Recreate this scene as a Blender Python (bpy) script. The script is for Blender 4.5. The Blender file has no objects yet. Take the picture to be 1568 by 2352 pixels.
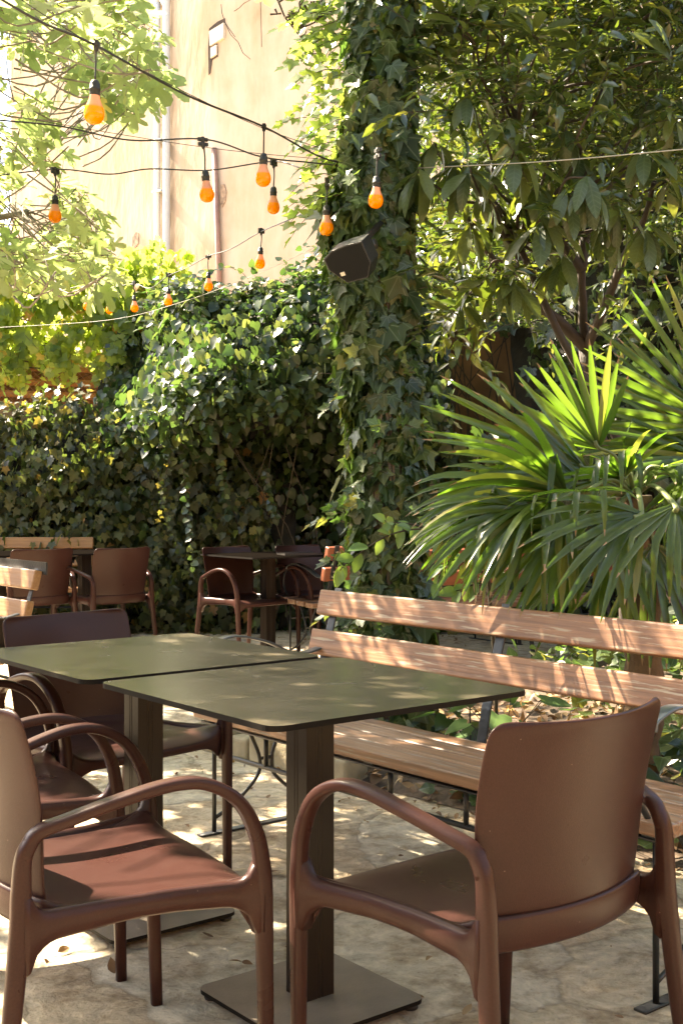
import bpy, bmesh, math, random
import numpy as np
from mathutils import Vector, Matrix
R = math.radians
random.seed(7)
rng = np.random.default_rng(11)
scene = bpy.context.scene
COL = scene.collection

# ------------------------------------------------------------------ camera
H, FPX, YH = 1.187, 2800.0, 1134.5            # eye height, focal length and horizon in 1568x2352 picture units
cd = bpy.data.cameras.new("camera")
cam = bpy.data.objects.new("camera", cd)
COL.objects.link(cam)
cam.location = (0, 0, H)
cam.rotation_euler = (R(90), 0, 0)
cd.sensor_fit = 'VERTICAL'
cd.sensor_height = 36.0
cd.lens = FPX / 2352 * 36.0
cd.shift_y = (YH - 1176) / 2352
cd.clip_start = 0.05
cd.clip_end = 500
scene.camera = cam

# ------------------------------------------------------------------ world, sun, exposure
SUN = Vector((-0.60, 0.40, 0.69)).normalized()
world = bpy.data.worlds.new("World")
scene.world = world
world.use_nodes = True
wn = world.node_tree
sky = wn.nodes.new('ShaderNodeTexSky')
sky.sky_type = 'NISHITA'
sky.sun_disc = False
sky.sun_elevation = math.asin(SUN.z)
sky.sun_rotation = math.atan2(SUN.x, SUN.y)
sky.dust_density = 2.0
wn.links.new(sky.outputs[0], wn.nodes['Background'].inputs[0])
wn.nodes['Background'].inputs[1].default_value = 0.085
sd = bpy.data.lights.new("sun", 'SUN')
sd.energy = 5.0
sd.angle = R(0.5)
sd.color = (1.0, 0.90, 0.74)
sun = bpy.data.objects.new("sun", sd)
COL.objects.link(sun)
sun.rotation_euler = (-SUN).to_track_quat('-Z', 'Y').to_euler()
sun.location = SUN * 30
scene.view_settings.view_transform = 'Standard'
scene.view_settings.look = 'None'
scene.view_settings.exposure = 3.15
scene.view_settings.gamma = 1.0
scene.view_settings.use_curve_mapping = False
scene.view_settings.use_white_balance = True
scene.view_settings.white_balance_temperature = 7300
scene.render.engine = 'CYCLES'
scene.cycles.use_denoising = True
scene.cycles.max_bounces = 10
scene.cycles.diffuse_bounces = 5
scene.cycles.glossy_bounces = 3
scene.cycles.transmission_bounces = 6
scene.cycles.sample_clamp_indirect = 6.0

def at(px, py, Y):
    """picture position (1568x2352 units) at depth Y -> point"""
    return Vector(((px - 784) / FPX * Y, Y, H - (py - YH) / FPX * Y))
def topx(P):
    return 784 + FPX * P[..., 0] / P[..., 1], YH + FPX * (H - P[..., 2]) / P[..., 1]

# ------------------------------------------------------------------ materials
def new_mat(name):
    m = bpy.data.materials.new(name)
    m.use_nodes = True
    nt = m.node_tree
    return m, nt, nt.nodes, nt.links, nt.nodes['Principled BSDF']
def ramp(ns, stops):
    r = ns.new('ShaderNodeValToRGB')
    e = r.color_ramp.elements
    while len(e) < len(stops): e.new(0.5)
    for q, (p, c) in zip(e, stops):
        q.position = p; q.color = (*c, 1)
    return r
def plain(name, col, rough=.5, metal=0, var=.12, scale=8, bump=0.0, bscale=60, spec=.5, coat=0):
    m, nt, ns, ln, b = new_mat(name)
    tc = ns.new('ShaderNodeTexCoord')
    n = ns.new('ShaderNodeTexNoise'); n.inputs['Scale'].default_value = scale; n.inputs['Detail'].default_value = 6
    ln.new(tc.outputs['Object'], n.inputs['Vector'])
    d = [max(0, c * (1 - var)) for c in col]; l = [min(1, c * (1 + var)) for c in col]
    r = ramp(ns, [(.3, d), (.7, l)])
    ln.new(n.outputs['Fac'], r.inputs['Fac']); ln.new(r.outputs[0], b.inputs['Base Color'])
    mr = ns.new('ShaderNodeMapRange'); mr.inputs['To Min'].default_value = max(0, rough - .06); mr.inputs['To Max'].default_value = min(1, rough + .06)
    ln.new(n.outputs['Fac'], mr.inputs['Value']); ln.new(mr.outputs[0], b.inputs['Roughness'])
    b.inputs['Metallic'].default_value = metal
    b.inputs['Specular IOR Level'].default_value = spec
    b.inputs['Coat Weight'].default_value = coat
    if bump:
        n2 = ns.new('ShaderNodeTexNoise'); n2.inputs['Scale'].default_value = bscale; n2.inputs['Detail'].default_value = 4
        ln.new(tc.outputs['Object'], n2.inputs['Vector'])
        bp = ns.new('ShaderNodeBump'); bp.inputs['Strength'].default_value = bump; bp.inputs['Distance'].default_value = .01
        ln.new(n2.outputs['Fac'], bp.inputs['Height']); ln.new(bp.outputs[0], b.inputs['Normal'])
    return m
def leaf_mat(name, cols, tcols, rough=.42, trans=.38, vein=None, spec=.45):
    m, nt, ns, ln, b = new_mat(name)
    g = ns.new('ShaderNodeNewGeometry')
    r = ramp(ns, cols); ln.new(g.outputs['Random Per Island'], r.inputs['Fac'])
    t = ramp(ns, tcols); ln.new(g.outputs['Random Per Island'], t.inputs['Fac'])
    col = r.outputs[0]
    # mottling inside each leaf
    tc = ns.new('ShaderNodeTexCoord')
    nz = ns.new('ShaderNodeTexNoise'); nz.inputs['Scale'].default_value = 35
    ln.new(tc.outputs['Object'], nz.inputs['Vector'])
    mm = ns.new('ShaderNodeMapRange'); mm.inputs['To Min'].default_value = .72; mm.inputs['To Max'].default_value = 1.28
    ln.new(nz.outputs['Fac'], mm.inputs['Value'])
    mx = ns.new('ShaderNodeMixRGB'); mx.blend_type = 'MULTIPLY'; mx.inputs[0].default_value = 1
    ln.new(col, mx.inputs[1]); ln.new(mm.outputs[0], mx.inputs[2]); col = mx.outputs[0]
    if vein:
        uv = ns.new('ShaderNodeUVMap'); sp = ns.new('ShaderNodeSeparateXYZ'); ln.new(uv.outputs[0], sp.inputs[0])
        def M(op, a, bb=None):
            k = ns.new('ShaderNodeMath'); k.operation = op
            for i, v in enumerate((a, bb)):
                if v is None: continue
                if isinstance(v, (int, float)): k.inputs[i].default_value = v
                else: ln.new(v, k.inputs[i])
            return k.outputs[0]
        ax = M('ABSOLUTE', sp.outputs[0])
        if vein[0] == 'palmate':
            ang = M('ABSOLUTE', M('ARCTAN2', ax, M('SUBTRACT', sp.outputs[1], .02)))
            rad = M('SQRT', M('ADD', M('MULTIPLY', ax, ax), M('MULTIPLY', sp.outputs[1], sp.outputs[1])))
            ds = [M('MULTIPLY', M('ABSOLUTE', M('SUBTRACT', ang, a)), rad) for a in (0, .78, 1.5)]
            dist = M('MINIMUM', M('MINIMUM', ds[0], ds[1]), ds[2])
        else:
            s = M('SUBTRACT', M('MULTIPLY', sp.outputs[1], 9.0), M('MULTIPLY', ax, 9.0))
            fr = M('ABSOLUTE', M('SUBTRACT', M('FRACT', s), .5))
            dist = M('MINIMUM', ax, M('MULTIPLY', fr, .11))
        k = ns.new('ShaderNodeMapRange'); k.inputs['From Max'].default_value = vein[2]; k.inputs['To Min'].default_value = vein[3]; k.inputs['To Max'].default_value = 0
        ln.new(dist, k.inputs['Value'])
        mv = ns.new('ShaderNodeMixRGB'); ln.new(k.outputs[0], mv.inputs[0]); ln.new(col, mv.inputs[1]); mv.inputs[2].default_value = (*vein[1], 1)
        col = mv.outputs[0]
    ln.new(col, b.inputs['Base Color'])
    b.inputs['Roughness'].default_value = rough
    b.inputs['Specular IOR Level'].default_value = spec
    tr = ns.new('ShaderNodeBsdfTranslucent'); ln.new(t.outputs[0], tr.inputs['Color'])
    ms = ns.new('ShaderNodeMixShader'); ms.inputs[0].default_value = trans
    ln.new(b.outputs[0], ms.inputs[1]); ln.new(tr.outputs[0], ms.inputs[2])
    ln.new(ms.outputs[0], ns['Material Output'].inputs['Surface'])
    return m
def worn(name, col, rough, spec, speck, sscale, ssize, grain=.12, film=.03, bump=.07, coat=0.0):
    """moulded or laminate surface: fine grain, smears in the gloss, sparse specks and scuffs"""
    m = plain(name, col, rough, var=grain * .5, scale=5, bump=bump, bscale=420, spec=spec)
    nt = m.node_tree; ns, ln = nt.nodes, nt.links; b = ns['Principled BSDF']
    tc = ns.new('ShaderNodeTexCoord'); src = b.inputs['Base Color'].links[0].from_socket
    ng = ns.new('ShaderNodeTexNoise'); ng.inputs['Scale'].default_value = 260; ng.inputs['Detail'].default_value = 3; ln.new(tc.outputs['Object'], ng.inputs['Vector'])
    gr = ns.new('ShaderNodeMapRange'); gr.inputs['From Min'].default_value = .3; gr.inputs['From Max'].default_value = .7; gr.inputs['To Min'].default_value = 1 - grain; gr.inputs['To Max'].default_value = 1 + grain; ln.new(ng.outputs['Fac'], gr.inputs['Value'])
    mx = ns.new('ShaderNodeMixRGB'); mx.blend_type = 'MULTIPLY'; mx.inputs[0].default_value = 1; ln.new(src, mx.inputs[1]); ln.new(gr.outputs[0], mx.inputs[2])
    vo = ns.new('ShaderNodeTexVoronoi'); vo.inputs['Scale'].default_value = sscale; ln.new(tc.outputs['Object'], vo.inputs['Vector'])
    sp = ns.new('ShaderNodeMapRange'); sp.inputs['From Min'].default_value = ssize * 1.2; sp.inputs['From Max'].default_value = ssize * 2.4; sp.inputs['To Min'].default_value = .8; sp.inputs['To Max'].default_value = 0; ln.new(vo.outputs['Distance'], sp.inputs['Value'])
    m2 = ns.new('ShaderNodeMixRGB'); ln.new(sp.outputs[0], m2.inputs[0]); ln.new(mx.outputs[0], m2.inputs[1]); m2.inputs[2].default_value = (*speck, 1)
    # dusty film
    nd = ns.new('ShaderNodeTexNoise'); nd.inputs['Scale'].default_value = 4.5; nd.inputs['Detail'].default_value = 7; nd.inputs['Distortion'].default_value = 1.2; ln.new(tc.outputs['Object'], nd.inputs['Vector'])
    kd = ns.new('ShaderNodeMapRange'); kd.inputs['From Min'].default_value = .48; kd.inputs['From Max'].default_value = .75; kd.inputs['To Max'].default_value = film; ln.new(nd.outputs['Fac'], kd.inputs['Value'])
    m3 = ns.new('ShaderNodeMixRGB'); ln.new(kd.outputs[0], m3.inputs[0]); ln.new(m2.outputs[0], m3.inputs[1]); m3.inputs[2].default_value = (*speck, 1)
    ln.new(m3.outputs[0], b.inputs['Base Color'])
    kr = ns.new('ShaderNodeMapRange'); kr.inputs['From Min'].default_value = .3; kr.inputs['From Max'].default_value = .7; kr.inputs['To Min'].default_value = rough - .04; kr.inputs['To Max'].default_value = rough + .07; ln.new(nd.outputs['Fac'], kr.inputs['Value']); ln.new(kr.outputs[0], b.inputs['Roughness'])
    b.inputs['Coat Weight'].default_value = coat; b.inputs['Coat Roughness'].default_value = .3
    return m
def wood_mat(name, c1, c2, wear, wearamt=.5):
    m, nt, ns, ln, b = new_mat(name)
    tc = ns.new('ShaderNodeTexCoord'); oi = ns.new('ShaderNodeObjectInfo')
    mp = ns.new('ShaderNodeMapping'); mp.inputs['Scale'].default_value = (1.1, 42, 42)
    ad = ns.new('ShaderNodeVectorMath'); ad.operation = 'ADD'
    cb = ns.new('ShaderNodeCombineXYZ'); ml = ns.new('ShaderNodeMath'); ml.operation = 'MULTIPLY'; ml.inputs[1].default_value = 37
    ln.new(oi.outputs['Random'], ml.inputs[0]); ln.new(ml.outputs[0], cb.inputs[0]); ln.new(ml.outputs[0], cb.inputs[2])
    ln.new(tc.outputs['Object'], ad.inputs[0]); ln.new(cb.outputs[0], ad.inputs[1]); ln.new(ad.outputs[0], mp.inputs[0])
    n = ns.new('ShaderNodeTexNoise'); n.inputs['Scale'].default_value = 1.6; n.inputs['Detail'].default_value = 8; n.inputs['Distortion'].default_value = .9
    ln.new(mp.outputs[0], n.inputs['Vector'])
    r = ramp(ns, [(.25, c1), (.5, [(a + c) / 2 for a, c in zip(c1, c2)]), (.75, c2)])
    ln.new(n.outputs['Fac'], r.inputs['Fac'])
    mp2 = ns.new('ShaderNodeMapping'); mp2.inputs['Scale'].default_value = (7, 95, 95); ln.new(ad.outputs[0], mp2.inputs[0])
    n2 = ns.new('ShaderNodeTexNoise'); n2.inputs['Scale'].default_value = 1.0; n2.inputs['Detail'].default_value = 7
    ln.new(mp2.outputs[0], n2.inputs['Vector'])
    k = ns.new('ShaderNodeMapRange'); k.inputs['From Min'].default_value = .56; k.inputs['From Max'].default_value = .64; k.inputs['To Max'].default_value = wearamt
    ln.new(n2.outputs['Fac'], k.inputs['Value'])
    mx = ns.new('ShaderNodeMixRGB'); ln.new(k.outputs[0], mx.inputs[0]); ln.new(r.outputs[0], mx.inputs[1]); mx.inputs[2].default_value = (*wear, 1)
    # knots
    mp3 = ns.new('ShaderNodeMapping'); mp3.inputs['Scale'].default_value = (2.2, 7, 7); ln.new(ad.outputs[0], mp3.inputs[0])
    vo = ns.new('ShaderNodeTexVoronoi'); vo.inputs['Scale'].default_value = 1.3; ln.new(mp3.outputs[0], vo.inputs['Vector'])
    kk = ns.new('ShaderNodeMapRange'); kk.inputs['From Min'].default_value = .05; kk.inputs['From Max'].default_value = .13; kk.inputs['To Min'].default_value = .65; kk.inputs['To Max'].default_value = 0
    ln.new(vo.outputs['Distance'], kk.inputs['Value'])
    m3 = ns.new('ShaderNodeMixRGB'); ln.new(kk.outputs[0], m3.inputs[0]); ln.new(mx.outputs[0], m3.inputs[1]); m3.inputs[2].default_value = (*[c * .45 for c in c1], 1)
    ln.new(m3.outputs[0], b.inputs['Base Color'])
    b.inputs['Roughness'].default_value = .46
    bp = ns.new('ShaderNodeBump'); bp.inputs['Strength'].default_value = .35; bp.inputs['Distance'].default_value = .004
    ln.new(n.outputs['Fac'], bp.inputs['Height']); ln.new(bp.outputs[0], b.inputs['Normal'])
    return m

G = lambda *c: c
M_ivy = leaf_mat('ivy_leaf', [(0, (.012, .024, .010)), (.5, (.027, .047, .017)), (.86, (.042, .068, .022)), (.96, (.07, .10, .025)), (1, (.16, .12, .03))],
                 [(0, (.10, .20, .03)), (.6, (.16, .28, .05)), (1, (.40, .38, .06))], rough=.34, trans=.36, vein=('palmate', (.17, .22, .13), .024, .85))
M_ivylit = leaf_mat('sunlit_ivy_leaf', [(0, (.05, .085, .025)), (1, (.09, .13, .035))], [(0, (.30, .46, .06)), (1, (.46, .58, .09))], rough=.34, trans=.5)  # ivy leaf made lighter: sunlight on the left sprays put into its colour
M_ivywall = leaf_mat('ivy_wall_leaf', [(0, (.016, .022, .008)), (.5, (.034, .041, .014)), (.93, (.072, .082, .024)), (.975, (.11, .17, .03)), (.992, (.22, .13, .04)), (1, (.20, .09, .03))],
                 [(0, (.12, .20, .03)), (.6, (.2, .28, .05)), (1, (.5, .36, .06))], rough=.46, trans=.3)
M_vine = leaf_mat('heart_vine_leaf', [(0, (.012, .023, .010)), (.5, (.026, .043, .018)), (.9, (.050, .074, .028)), (1, (.10, .14, .035))],
                 [(0, (.12, .26, .05)), (.6, (.20, .34, .06)), (1, (.38, .42, .10))], rough=.31, trans=.22)
M_sunvine = leaf_mat('grape_vine_leaf', [(0, (.05, .09, .012)), (.5, (.085, .13, .018)), (.94, (.14, .18, .03)), (.97, (.30, .22, .04)), (1, (.34, .15, .03))],
                 [(0, (.40, .54, .07)), (.9, (.58, .70, .12)), (1, (.75, .55, .10))], rough=.45, trans=.55)
M_fig = leaf_mat('fig_leaf', [(0, (.06, .09, .045)), (.6, (.10, .135, .07)), (.97, (.14, .17, .085)), (1, (.30, .28, .07))],
                 [(0, (.36, .50, .14)), (.6, (.50, .62, .22)), (.95, (.60, .68, .26)), (1, (.75, .66, .18))], rough=.5, trans=.53, vein=('palmate', (.16, .2, .08), .03, .6))
M_privet = leaf_mat('privet_leaf', [(0, (.016, .028, .010)), (.5, (.030, .046, .014)), (.9, (.062, .084, .02)), (1, (.12, .14, .03))],
                 [(0, (.16, .28, .03)), (.6, (.30, .42, .04)), (1, (.5, .5, .06))], rough=.22, trans=.17, spec=.8)
M_loquat = leaf_mat('loquat_leaf', [(0, (.02, .036, .018)), (.7, (.038, .06, .026)), (1, (.08, .10, .025))],
                 [(0, (.22, .32, .03)), (1, (.40, .44, .05))], rough=.34, trans=.2, vein=('pinnate', (.10, .13, .07), .02, .6))
M_oval = leaf_mat('oval_leaf', [(0, (.06, .115, .04)), (1, (.10, .17, .05))], [(0, (.3, .5, .07)), (1, (.4, .55, .08))], rough=.38, trans=.22, vein=('pinnate', (.15, .22, .09), .018, .5))
M_palm = leaf_mat('palm_blade', [(0, (.020, .034, .009)), (.5, (.034, .052, .013)), (.93, (.052, .072, .017)), (1, (.12, .11, .04))],
                 [(0, (.14, .30, .02)), (.7, (.22, .40, .03)), (1, (.40, .46, .05))], rough=.27, trans=.34, spec=.5)
M_litter = leaf_mat('dry_leaf', [(0, (.09, .05, .025)), (.4, (.18, .10, .05)), (.75, (.28, .18, .09)), (.92, (.38, .28, .15)), (1, (.42, .22, .04))],
                 [(0, (.2, .1, .04)), (1, (.4, .25, .1))], rough=.7, trans=.15)
M_bark = plain('bark', (.10, .072, .05), .85, var=.4, scale=14, bump=.6, bscale=40)
M_figbark = plain('fig_bark', (.20, .17, .14), .8, var=.3, scale=10, bump=.4, bscale=40)
M_twig = plain('twig', (.045, .034, .02), .8, var=.3)
M_rtwig = plain('reddish_branch', (.032, .021, .014), .75, var=.3, bump=.3)
M_backing = plain('shade_backing', (.014, .012, .007), .95, var=.5, scale=9, bump=.8, bscale=25)  # near-black sheet colour standing for the shade inside the hedges
M_plastic = worn('brown_resin', (.036, .0148, .0120), .30, .15, (.16, .11, .09), 26, .018, coat=.03)
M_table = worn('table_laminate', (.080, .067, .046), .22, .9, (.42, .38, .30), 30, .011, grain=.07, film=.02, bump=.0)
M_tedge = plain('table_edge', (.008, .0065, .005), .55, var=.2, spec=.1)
M_tableshade = plain('shaded_laminate', (.004, .0032, .0026), .6, var=.1, spec=0)  # far tabletops: their shade is put into this near-black colour
M_black = plain('black_metal', (.022, .018, .015), .42, metal=.0, var=.2, spec=.5)
M_bronze = plain('bronze_column', (.014, .0088, .006), .40, metal=0, spec=.2, var=.12, scale=4, bump=.04, bscale=300)
M_plate = plain('base_plate_paint', (.16, .13, .10), .48, var=.2, scale=12, bump=.1, bscale=120)
M_iron = plain('wrought_iron', (.018, .02, .022), .38, metal=.2, var=.25, bump=.15, bscale=80)
M_steelgrey = plain('painted_strap', (.09, .10, .11), .3, metal=.4, var=.2)
M_wood = wood_mat('bench_wood', (.11, .044, .019), (.30, .142, .066), (.38, .30, .21), .75)
M_woodseat = wood_mat('weathered_seat_wood', (.085, .042, .024), (.25, .135, .075), (.19, .17, .15), .9)
M_woodnew = wood_mat('honey_wood', (.19, .09, .032), (.28, .15, .065), (.28, .19, .11), .3)
M_woodred = wood_mat('red_wood', (.13, .036, .016), (.20, .062, .028), (.2, .1, .05), .3)
M_rubber = plain('black_rubber', (.014, .014, .014), .6)
M_cable = plain('cable_black', (.02, .018, .016), .5)
M_wirepale = plain('pale_cable', (.26, .245, .21), .5)
M_speaker = plain('speaker_shell', (.010, .010, .011), .36, spec=.4, var=.1, bump=.1, bscale=300)
M_grille = plain('speaker_grille', (.006, .006, .0065), .8, spec=.2, var=.2, scale=200)
M_badge = plain('badge_metal', (.45, .42, .38), .4, metal=.6)
M_pvc = plain('drainpipe_pvc', (.56, .56, .55), .4, var=.05, scale=2)
M_pvcgrey = plain('drainpipe_grey', (.42, .44, .44), .45, var=.06, scale=2)
M_rust = plain('rusty_pipe', (.30, .17, .12), .6, var=.2)
M_brick = plain('old_brick', (.28, .20, .14), .9, var=.5, scale=20, bump=.6)
M_dark = plain('dark_brown', (.05, .035, .025), .9, var=.4)
M_chalk = plain('patch_plaster', (.62, .54, .44), .9, var=.08)
M_redpaint = plain('red_fascia', (.50, .10, .08), .5)
M_palewall = plain('pale_gable', (.60, .56, .50), .85, var=.06, bump=.2)
M_shedwood = wood_mat('shed_beam', (.42, .17, .05), (.58, .30, .10), (.55, .38, .2), .4)
M_ochre = plain('ochre_render', (.24, .14, .06), .9, var=.3, scale=3, bump=.4, bscale=30)
M_soil = plain('soil', (.075, .05, .032), .95, var=.5, scale=18, bump=1.0, bscale=40)

def plaster():
    m, nt, ns, ln, b = new_mat('sun_bleached_plaster')
    tc = ns.new('ShaderNodeTexCoord')
    mp = ns.new('ShaderNodeMapping'); mp.inputs['Scale'].default_value = (1.6, 1.6, .55); ln.new(tc.outputs['Object'], mp.inputs[0])
    n = ns.new('ShaderNodeTexNoise'); n.inputs['Scale'].default_value = 1.3; n.inputs['Detail'].default_value = 9; n.inputs['Roughness'].default_value = .65
    ln.new(mp.outputs[0], n.inputs['Vector'])
    n2 = ns.new('ShaderNodeTexNoise'); n2.inputs['Scale'].default_value = .7; n2.inputs['Detail'].default_value = 5; ln.new(tc.outputs['Object'], n2.inputs['Vector'])
    r = ramp(ns, [(.30, (.26, .155, .085)), (.41, (.38, .28, .185)), (.56, (.445, .36, .28)), (.75, (.50, .435, .36))])
    av = ns.new('ShaderNodeMixRGB'); av.inputs[0].default_value = .45
    ln.new(n.outputs['Fac'], av.inputs[1]); ln.new(n2.outputs['Fac'], av.inputs[2]); ln.new(av.outputs[0], r.inputs['Fac'])
    ln.new(r.outputs[0], b.inputs['Base Color']); b.inputs['Roughness'].default_value = .95
    bp = ns.new('ShaderNodeBump'); bp.inputs['Strength'].default_value = .28; bp.inputs['Distance'].default_value = .04
    n3 = ns.new('ShaderNodeTexNoise'); n3.inputs['Scale'].default_value = 5; n3.inputs['Detail'].default_value = 8; ln.new(mp.outputs[0], n3.inputs['Vector'])
    ln.new(n3.outputs['Fac'], bp.inputs['Height']); ln.new(bp.outputs[0], b.inputs['Normal'])
    return m
M_plaster = plaster()
def paving_mat():
    m, nt, ns, ln, b = new_mat('flagstone')
    tc = ns.new('ShaderNodeTexCoord')
    nd = ns.new('ShaderNodeTexNoise'); nd.inputs['Scale'].default_value = 3.0; nd.inputs['Detail'].default_value = 5
    ln.new(tc.outputs['Object'], nd.inputs['Vector'])
    sb = ns.new('ShaderNodeVectorMath'); sb.operation = 'MULTIPLY_ADD'; sb.inputs[1].default_value = (.30, .30, 0); ln.new(nd.outputs['Color'], sb.inputs[0]); ln.new(tc.outputs['Object'], sb.inputs[2])
    vo = ns.new('ShaderNodeTexVoronoi'); vo.feature = 'DISTANCE_TO_EDGE'; vo.inputs['Scale'].default_value = 1.75; ln.new(sb.outputs[0], vo.inputs['Vector'])
    vc = ns.new('ShaderNodeTexVoronoi'); vc.inputs['Scale'].default_value = 1.75; ln.new(sb.outputs[0], vc.inputs['Vector'])
    n = ns.new('ShaderNodeTexNoise'); n.inputs['Scale'].default_value = 5.5; n.inputs['Detail'].default_value = 11; n.inputs['Roughness'].default_value = .72; n.inputs['Distortion'].default_value = .15
    ln.new(tc.outputs['Object'], n.inputs['Vector'])
    r = ramp(ns, [(.30, (.17, .115, .068)), (.40, (.39, .31, .22)), (.51, (.55, .475, .37)), (.70, (.66, .595, .49))])  # darkest stop: dirt and painted shade in the low spots
    ln.new(n.outputs['Fac'], r.inputs['Fac'])
    hs = ns.new('ShaderNodeSeparateColor'); ln.new(vc.outputs['Color'], hs.inputs[0])
    rr = ramp(ns, [(0, (.94, .88, .78)), (.35, (1.08, 1.0, .88)), (.7, (.94, .95, .92)), (1, (1.1, 1.05, .97))]); ln.new(hs.outputs[0], rr.inputs['Fac'])
    mx = ns.new('ShaderNodeMixRGB'); mx.blend_type = 'MULTIPLY'; mx.inputs[0].default_value = 1; ln.new(r.outputs[0], mx.inputs[1]); ln.new(rr.outputs[0], mx.inputs[2])
    # mortar joints, broken up
    nj = ns.new('ShaderNodeTexNoise'); nj.inputs['Scale'].default_value = 6; ln.new(tc.outputs['Object'], nj.inputs['Vector'])
    wj = ns.new('ShaderNodeMapRange'); wj.inputs['From Min'].default_value = .35; wj.inputs['From Max'].default_value = .7; wj.inputs['To Min'].default_value = .004; wj.inputs['To Max'].default_value = .028
    ln.new(nj.outputs['Fac'], wj.inputs['Value'])
    jt = ns.new('ShaderNodeMapRange'); jt.inputs['From Min'].default_value = 0; jt.inputs['To Min'].default_value = .42; jt.inputs['To Max'].default_value = 0
    ln.new(vo.outputs['Distance'], jt.inputs['Value']); ln.new(wj.outputs[0], jt.inputs['From Max'])
    m2 = ns.new('ShaderNodeMixRGB'); ln.new(jt.outputs[0], m2.inputs[0]); ln.new(mx.outputs[0], m2.inputs[1]); m2.inputs[2].default_value = (.13, .095, .06, 1)
    # fine grit
    ng = ns.new('ShaderNodeTexNoise'); ng.inputs['Scale'].default_value = 70; ng.inputs['Detail'].default_value = 4; ln.new(tc.outputs['Object'], ng.inputs['Vector'])
    kg = ns.new('ShaderNodeMapRange'); kg.inputs['From Min'].default_value = .62; kg.inputs['From Max'].default_value = .75; kg.inputs['To Max'].default_value = .6; ln.new(ng.outputs['Fac'], kg.inputs['Value'])
    m3 = ns.new('ShaderNodeMixRGB'); ln.new(kg.outputs[0], m3.inputs[0]); ln.new(m2.outputs[0], m3.inputs[1]); m3.inputs[2].default_value = (.15, .105, .065, 1)
    nq = ns.new('ShaderNodeTexNoise'); nq.inputs['Scale'].default_value = 19; nq.inputs['Detail'].default_value = 8; nq.inputs['Roughness'].default_value = .7; ln.new(sb.outputs[0], nq.inputs['Vector'])
    kq = ns.new('ShaderNodeMapRange'); kq.inputs['From Min'].default_value = .32; kq.inputs['From Max'].default_value = .66; kq.inputs['To Min'].default_value = .68; kq.inputs['To Max'].default_value = 1.32; ln.new(nq.outputs['Fac'], kq.inputs['Value'])
    m4 = ns.new('ShaderNodeMixRGB'); m4.blend_type = 'MULTIPLY'; m4.inputs[0].default_value = 1; ln.new(m3.outputs[0], m4.inputs[1]); ln.new(kq.outputs[0], m4.inputs[2])  # relief shading multiplied into the colour, following the bump noise
    ln.new(m4.outputs[0], b.inputs['Base Color']); b.inputs['Roughness'].default_value = .78; b.inputs['Specular IOR Level'].default_value = .35
    ms = ns.new('ShaderNodeMapRange'); ms.inputs['From Max'].default_value = .05; ln.new(vo.outputs['Distance'], ms.inputs['Value'])
    hm = ns.new('ShaderNodeMath'); hm.operation = 'MULTIPLY_ADD'; hm.inputs[1].default_value = .5; ln.new(ms.outputs[0], hm.inputs[0]); hq = ns.new('ShaderNodeMath'); hq.operation = 'MULTIPLY_ADD'; hq.inputs[1].default_value = .55; ln.new(nq.outputs['Fac'], hq.inputs[0]); ln.new(n.outputs['Fac'], hq.inputs[2]); ln.new(hq.outputs[0], hm.inputs[2])
    bp = ns.new('ShaderNodeBump'); bp.inputs['Strength'].default_value = 1.0; bp.inputs['Distance'].default_value = .05
    ln.new(hm.outputs[0], bp.inputs['Height']); ln.new(bp.outputs[0], b.inputs['Normal'])
    return m
M_paving = paving_mat()
def bulb_mat():
    m, nt, ns, ln, b = new_mat('orange_bulb_glass')
    tc = ns.new('ShaderNodeTexCoord'); sp = ns.new('ShaderNodeSeparateXYZ'); ln.new(tc.outputs['Object'], sp.inputs[0])
    k = ns.new('ShaderNodeMapRange'); k.inputs['From Min'].default_value = -.042; k.inputs['From Max'].default_value = -.034; ln.new(sp.outputs[2], k.inputs['Value'])
    mx = ns.new('ShaderNodeMixRGB'); mx.inputs[1].default_value = (.95, .36, .004, 1); mx.inputs[2].default_value = (.72, .40, .27, 1); ln.new(k.outputs[0], mx.inputs[0])
    ln.new(mx.outputs[0], b.inputs['Base Color']); b.inputs['Roughness'].default_value = .12
    tr = ns.new('ShaderNodeBsdfTranslucent'); ln.new(mx.outputs[0], tr.inputs['Color'])
    ms = ns.new('ShaderNodeMixShader'); ms.inputs[0].default_value = .42
    ln.new(b.outputs[0], ms.inputs[1]); ln.new(tr.outputs[0], ms.inputs[2]); ln.new(ms.outputs[0], ns['Material Output'].inputs['Surface'])
    return m
M_bulb = bulb_mat()

# ------------------------------------------------------------------ scene-tree helpers
def thing(name, label, cat, loc=(0, 0, 0), rotz=0, group=None):
    o = bpy.data.objects.new(name, None); COL.objects.link(o)
    o.empty_display_size = .1
    o.location = loc; o.rotation_euler = (0, 0, rotz)
    o['label'] = label; o['category'] = cat
    if group: o['group'] = group
    return o
def dup(root, loc, rotz, label, group=None):
    def cp(o, parent):
        c = o.copy(); COL.objects.link(c); c.parent = parent
        for ch in o.children: cp(ch, c)
        return c
    r = cp(root, None); r.location = loc; r.rotation_euler = (0, 0, rotz); r['label'] = label
    if group: r['group'] = group
    return r
def link(name, me, mat, parent=None, smooth=False):
    me.name = name
    mats = mat if isinstance(mat, (list, tuple)) else [mat]
    for q in mats: me.materials.append(q)
    if smooth: me.polygons.foreach_set('use_smooth', [True] * len(me.polygons))
    o = bpy.data.objects.new(name, me); COL.objects.link(o); o.parent = parent
    return o
def structure(o): o['kind'] = 'structure'; return o

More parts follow.
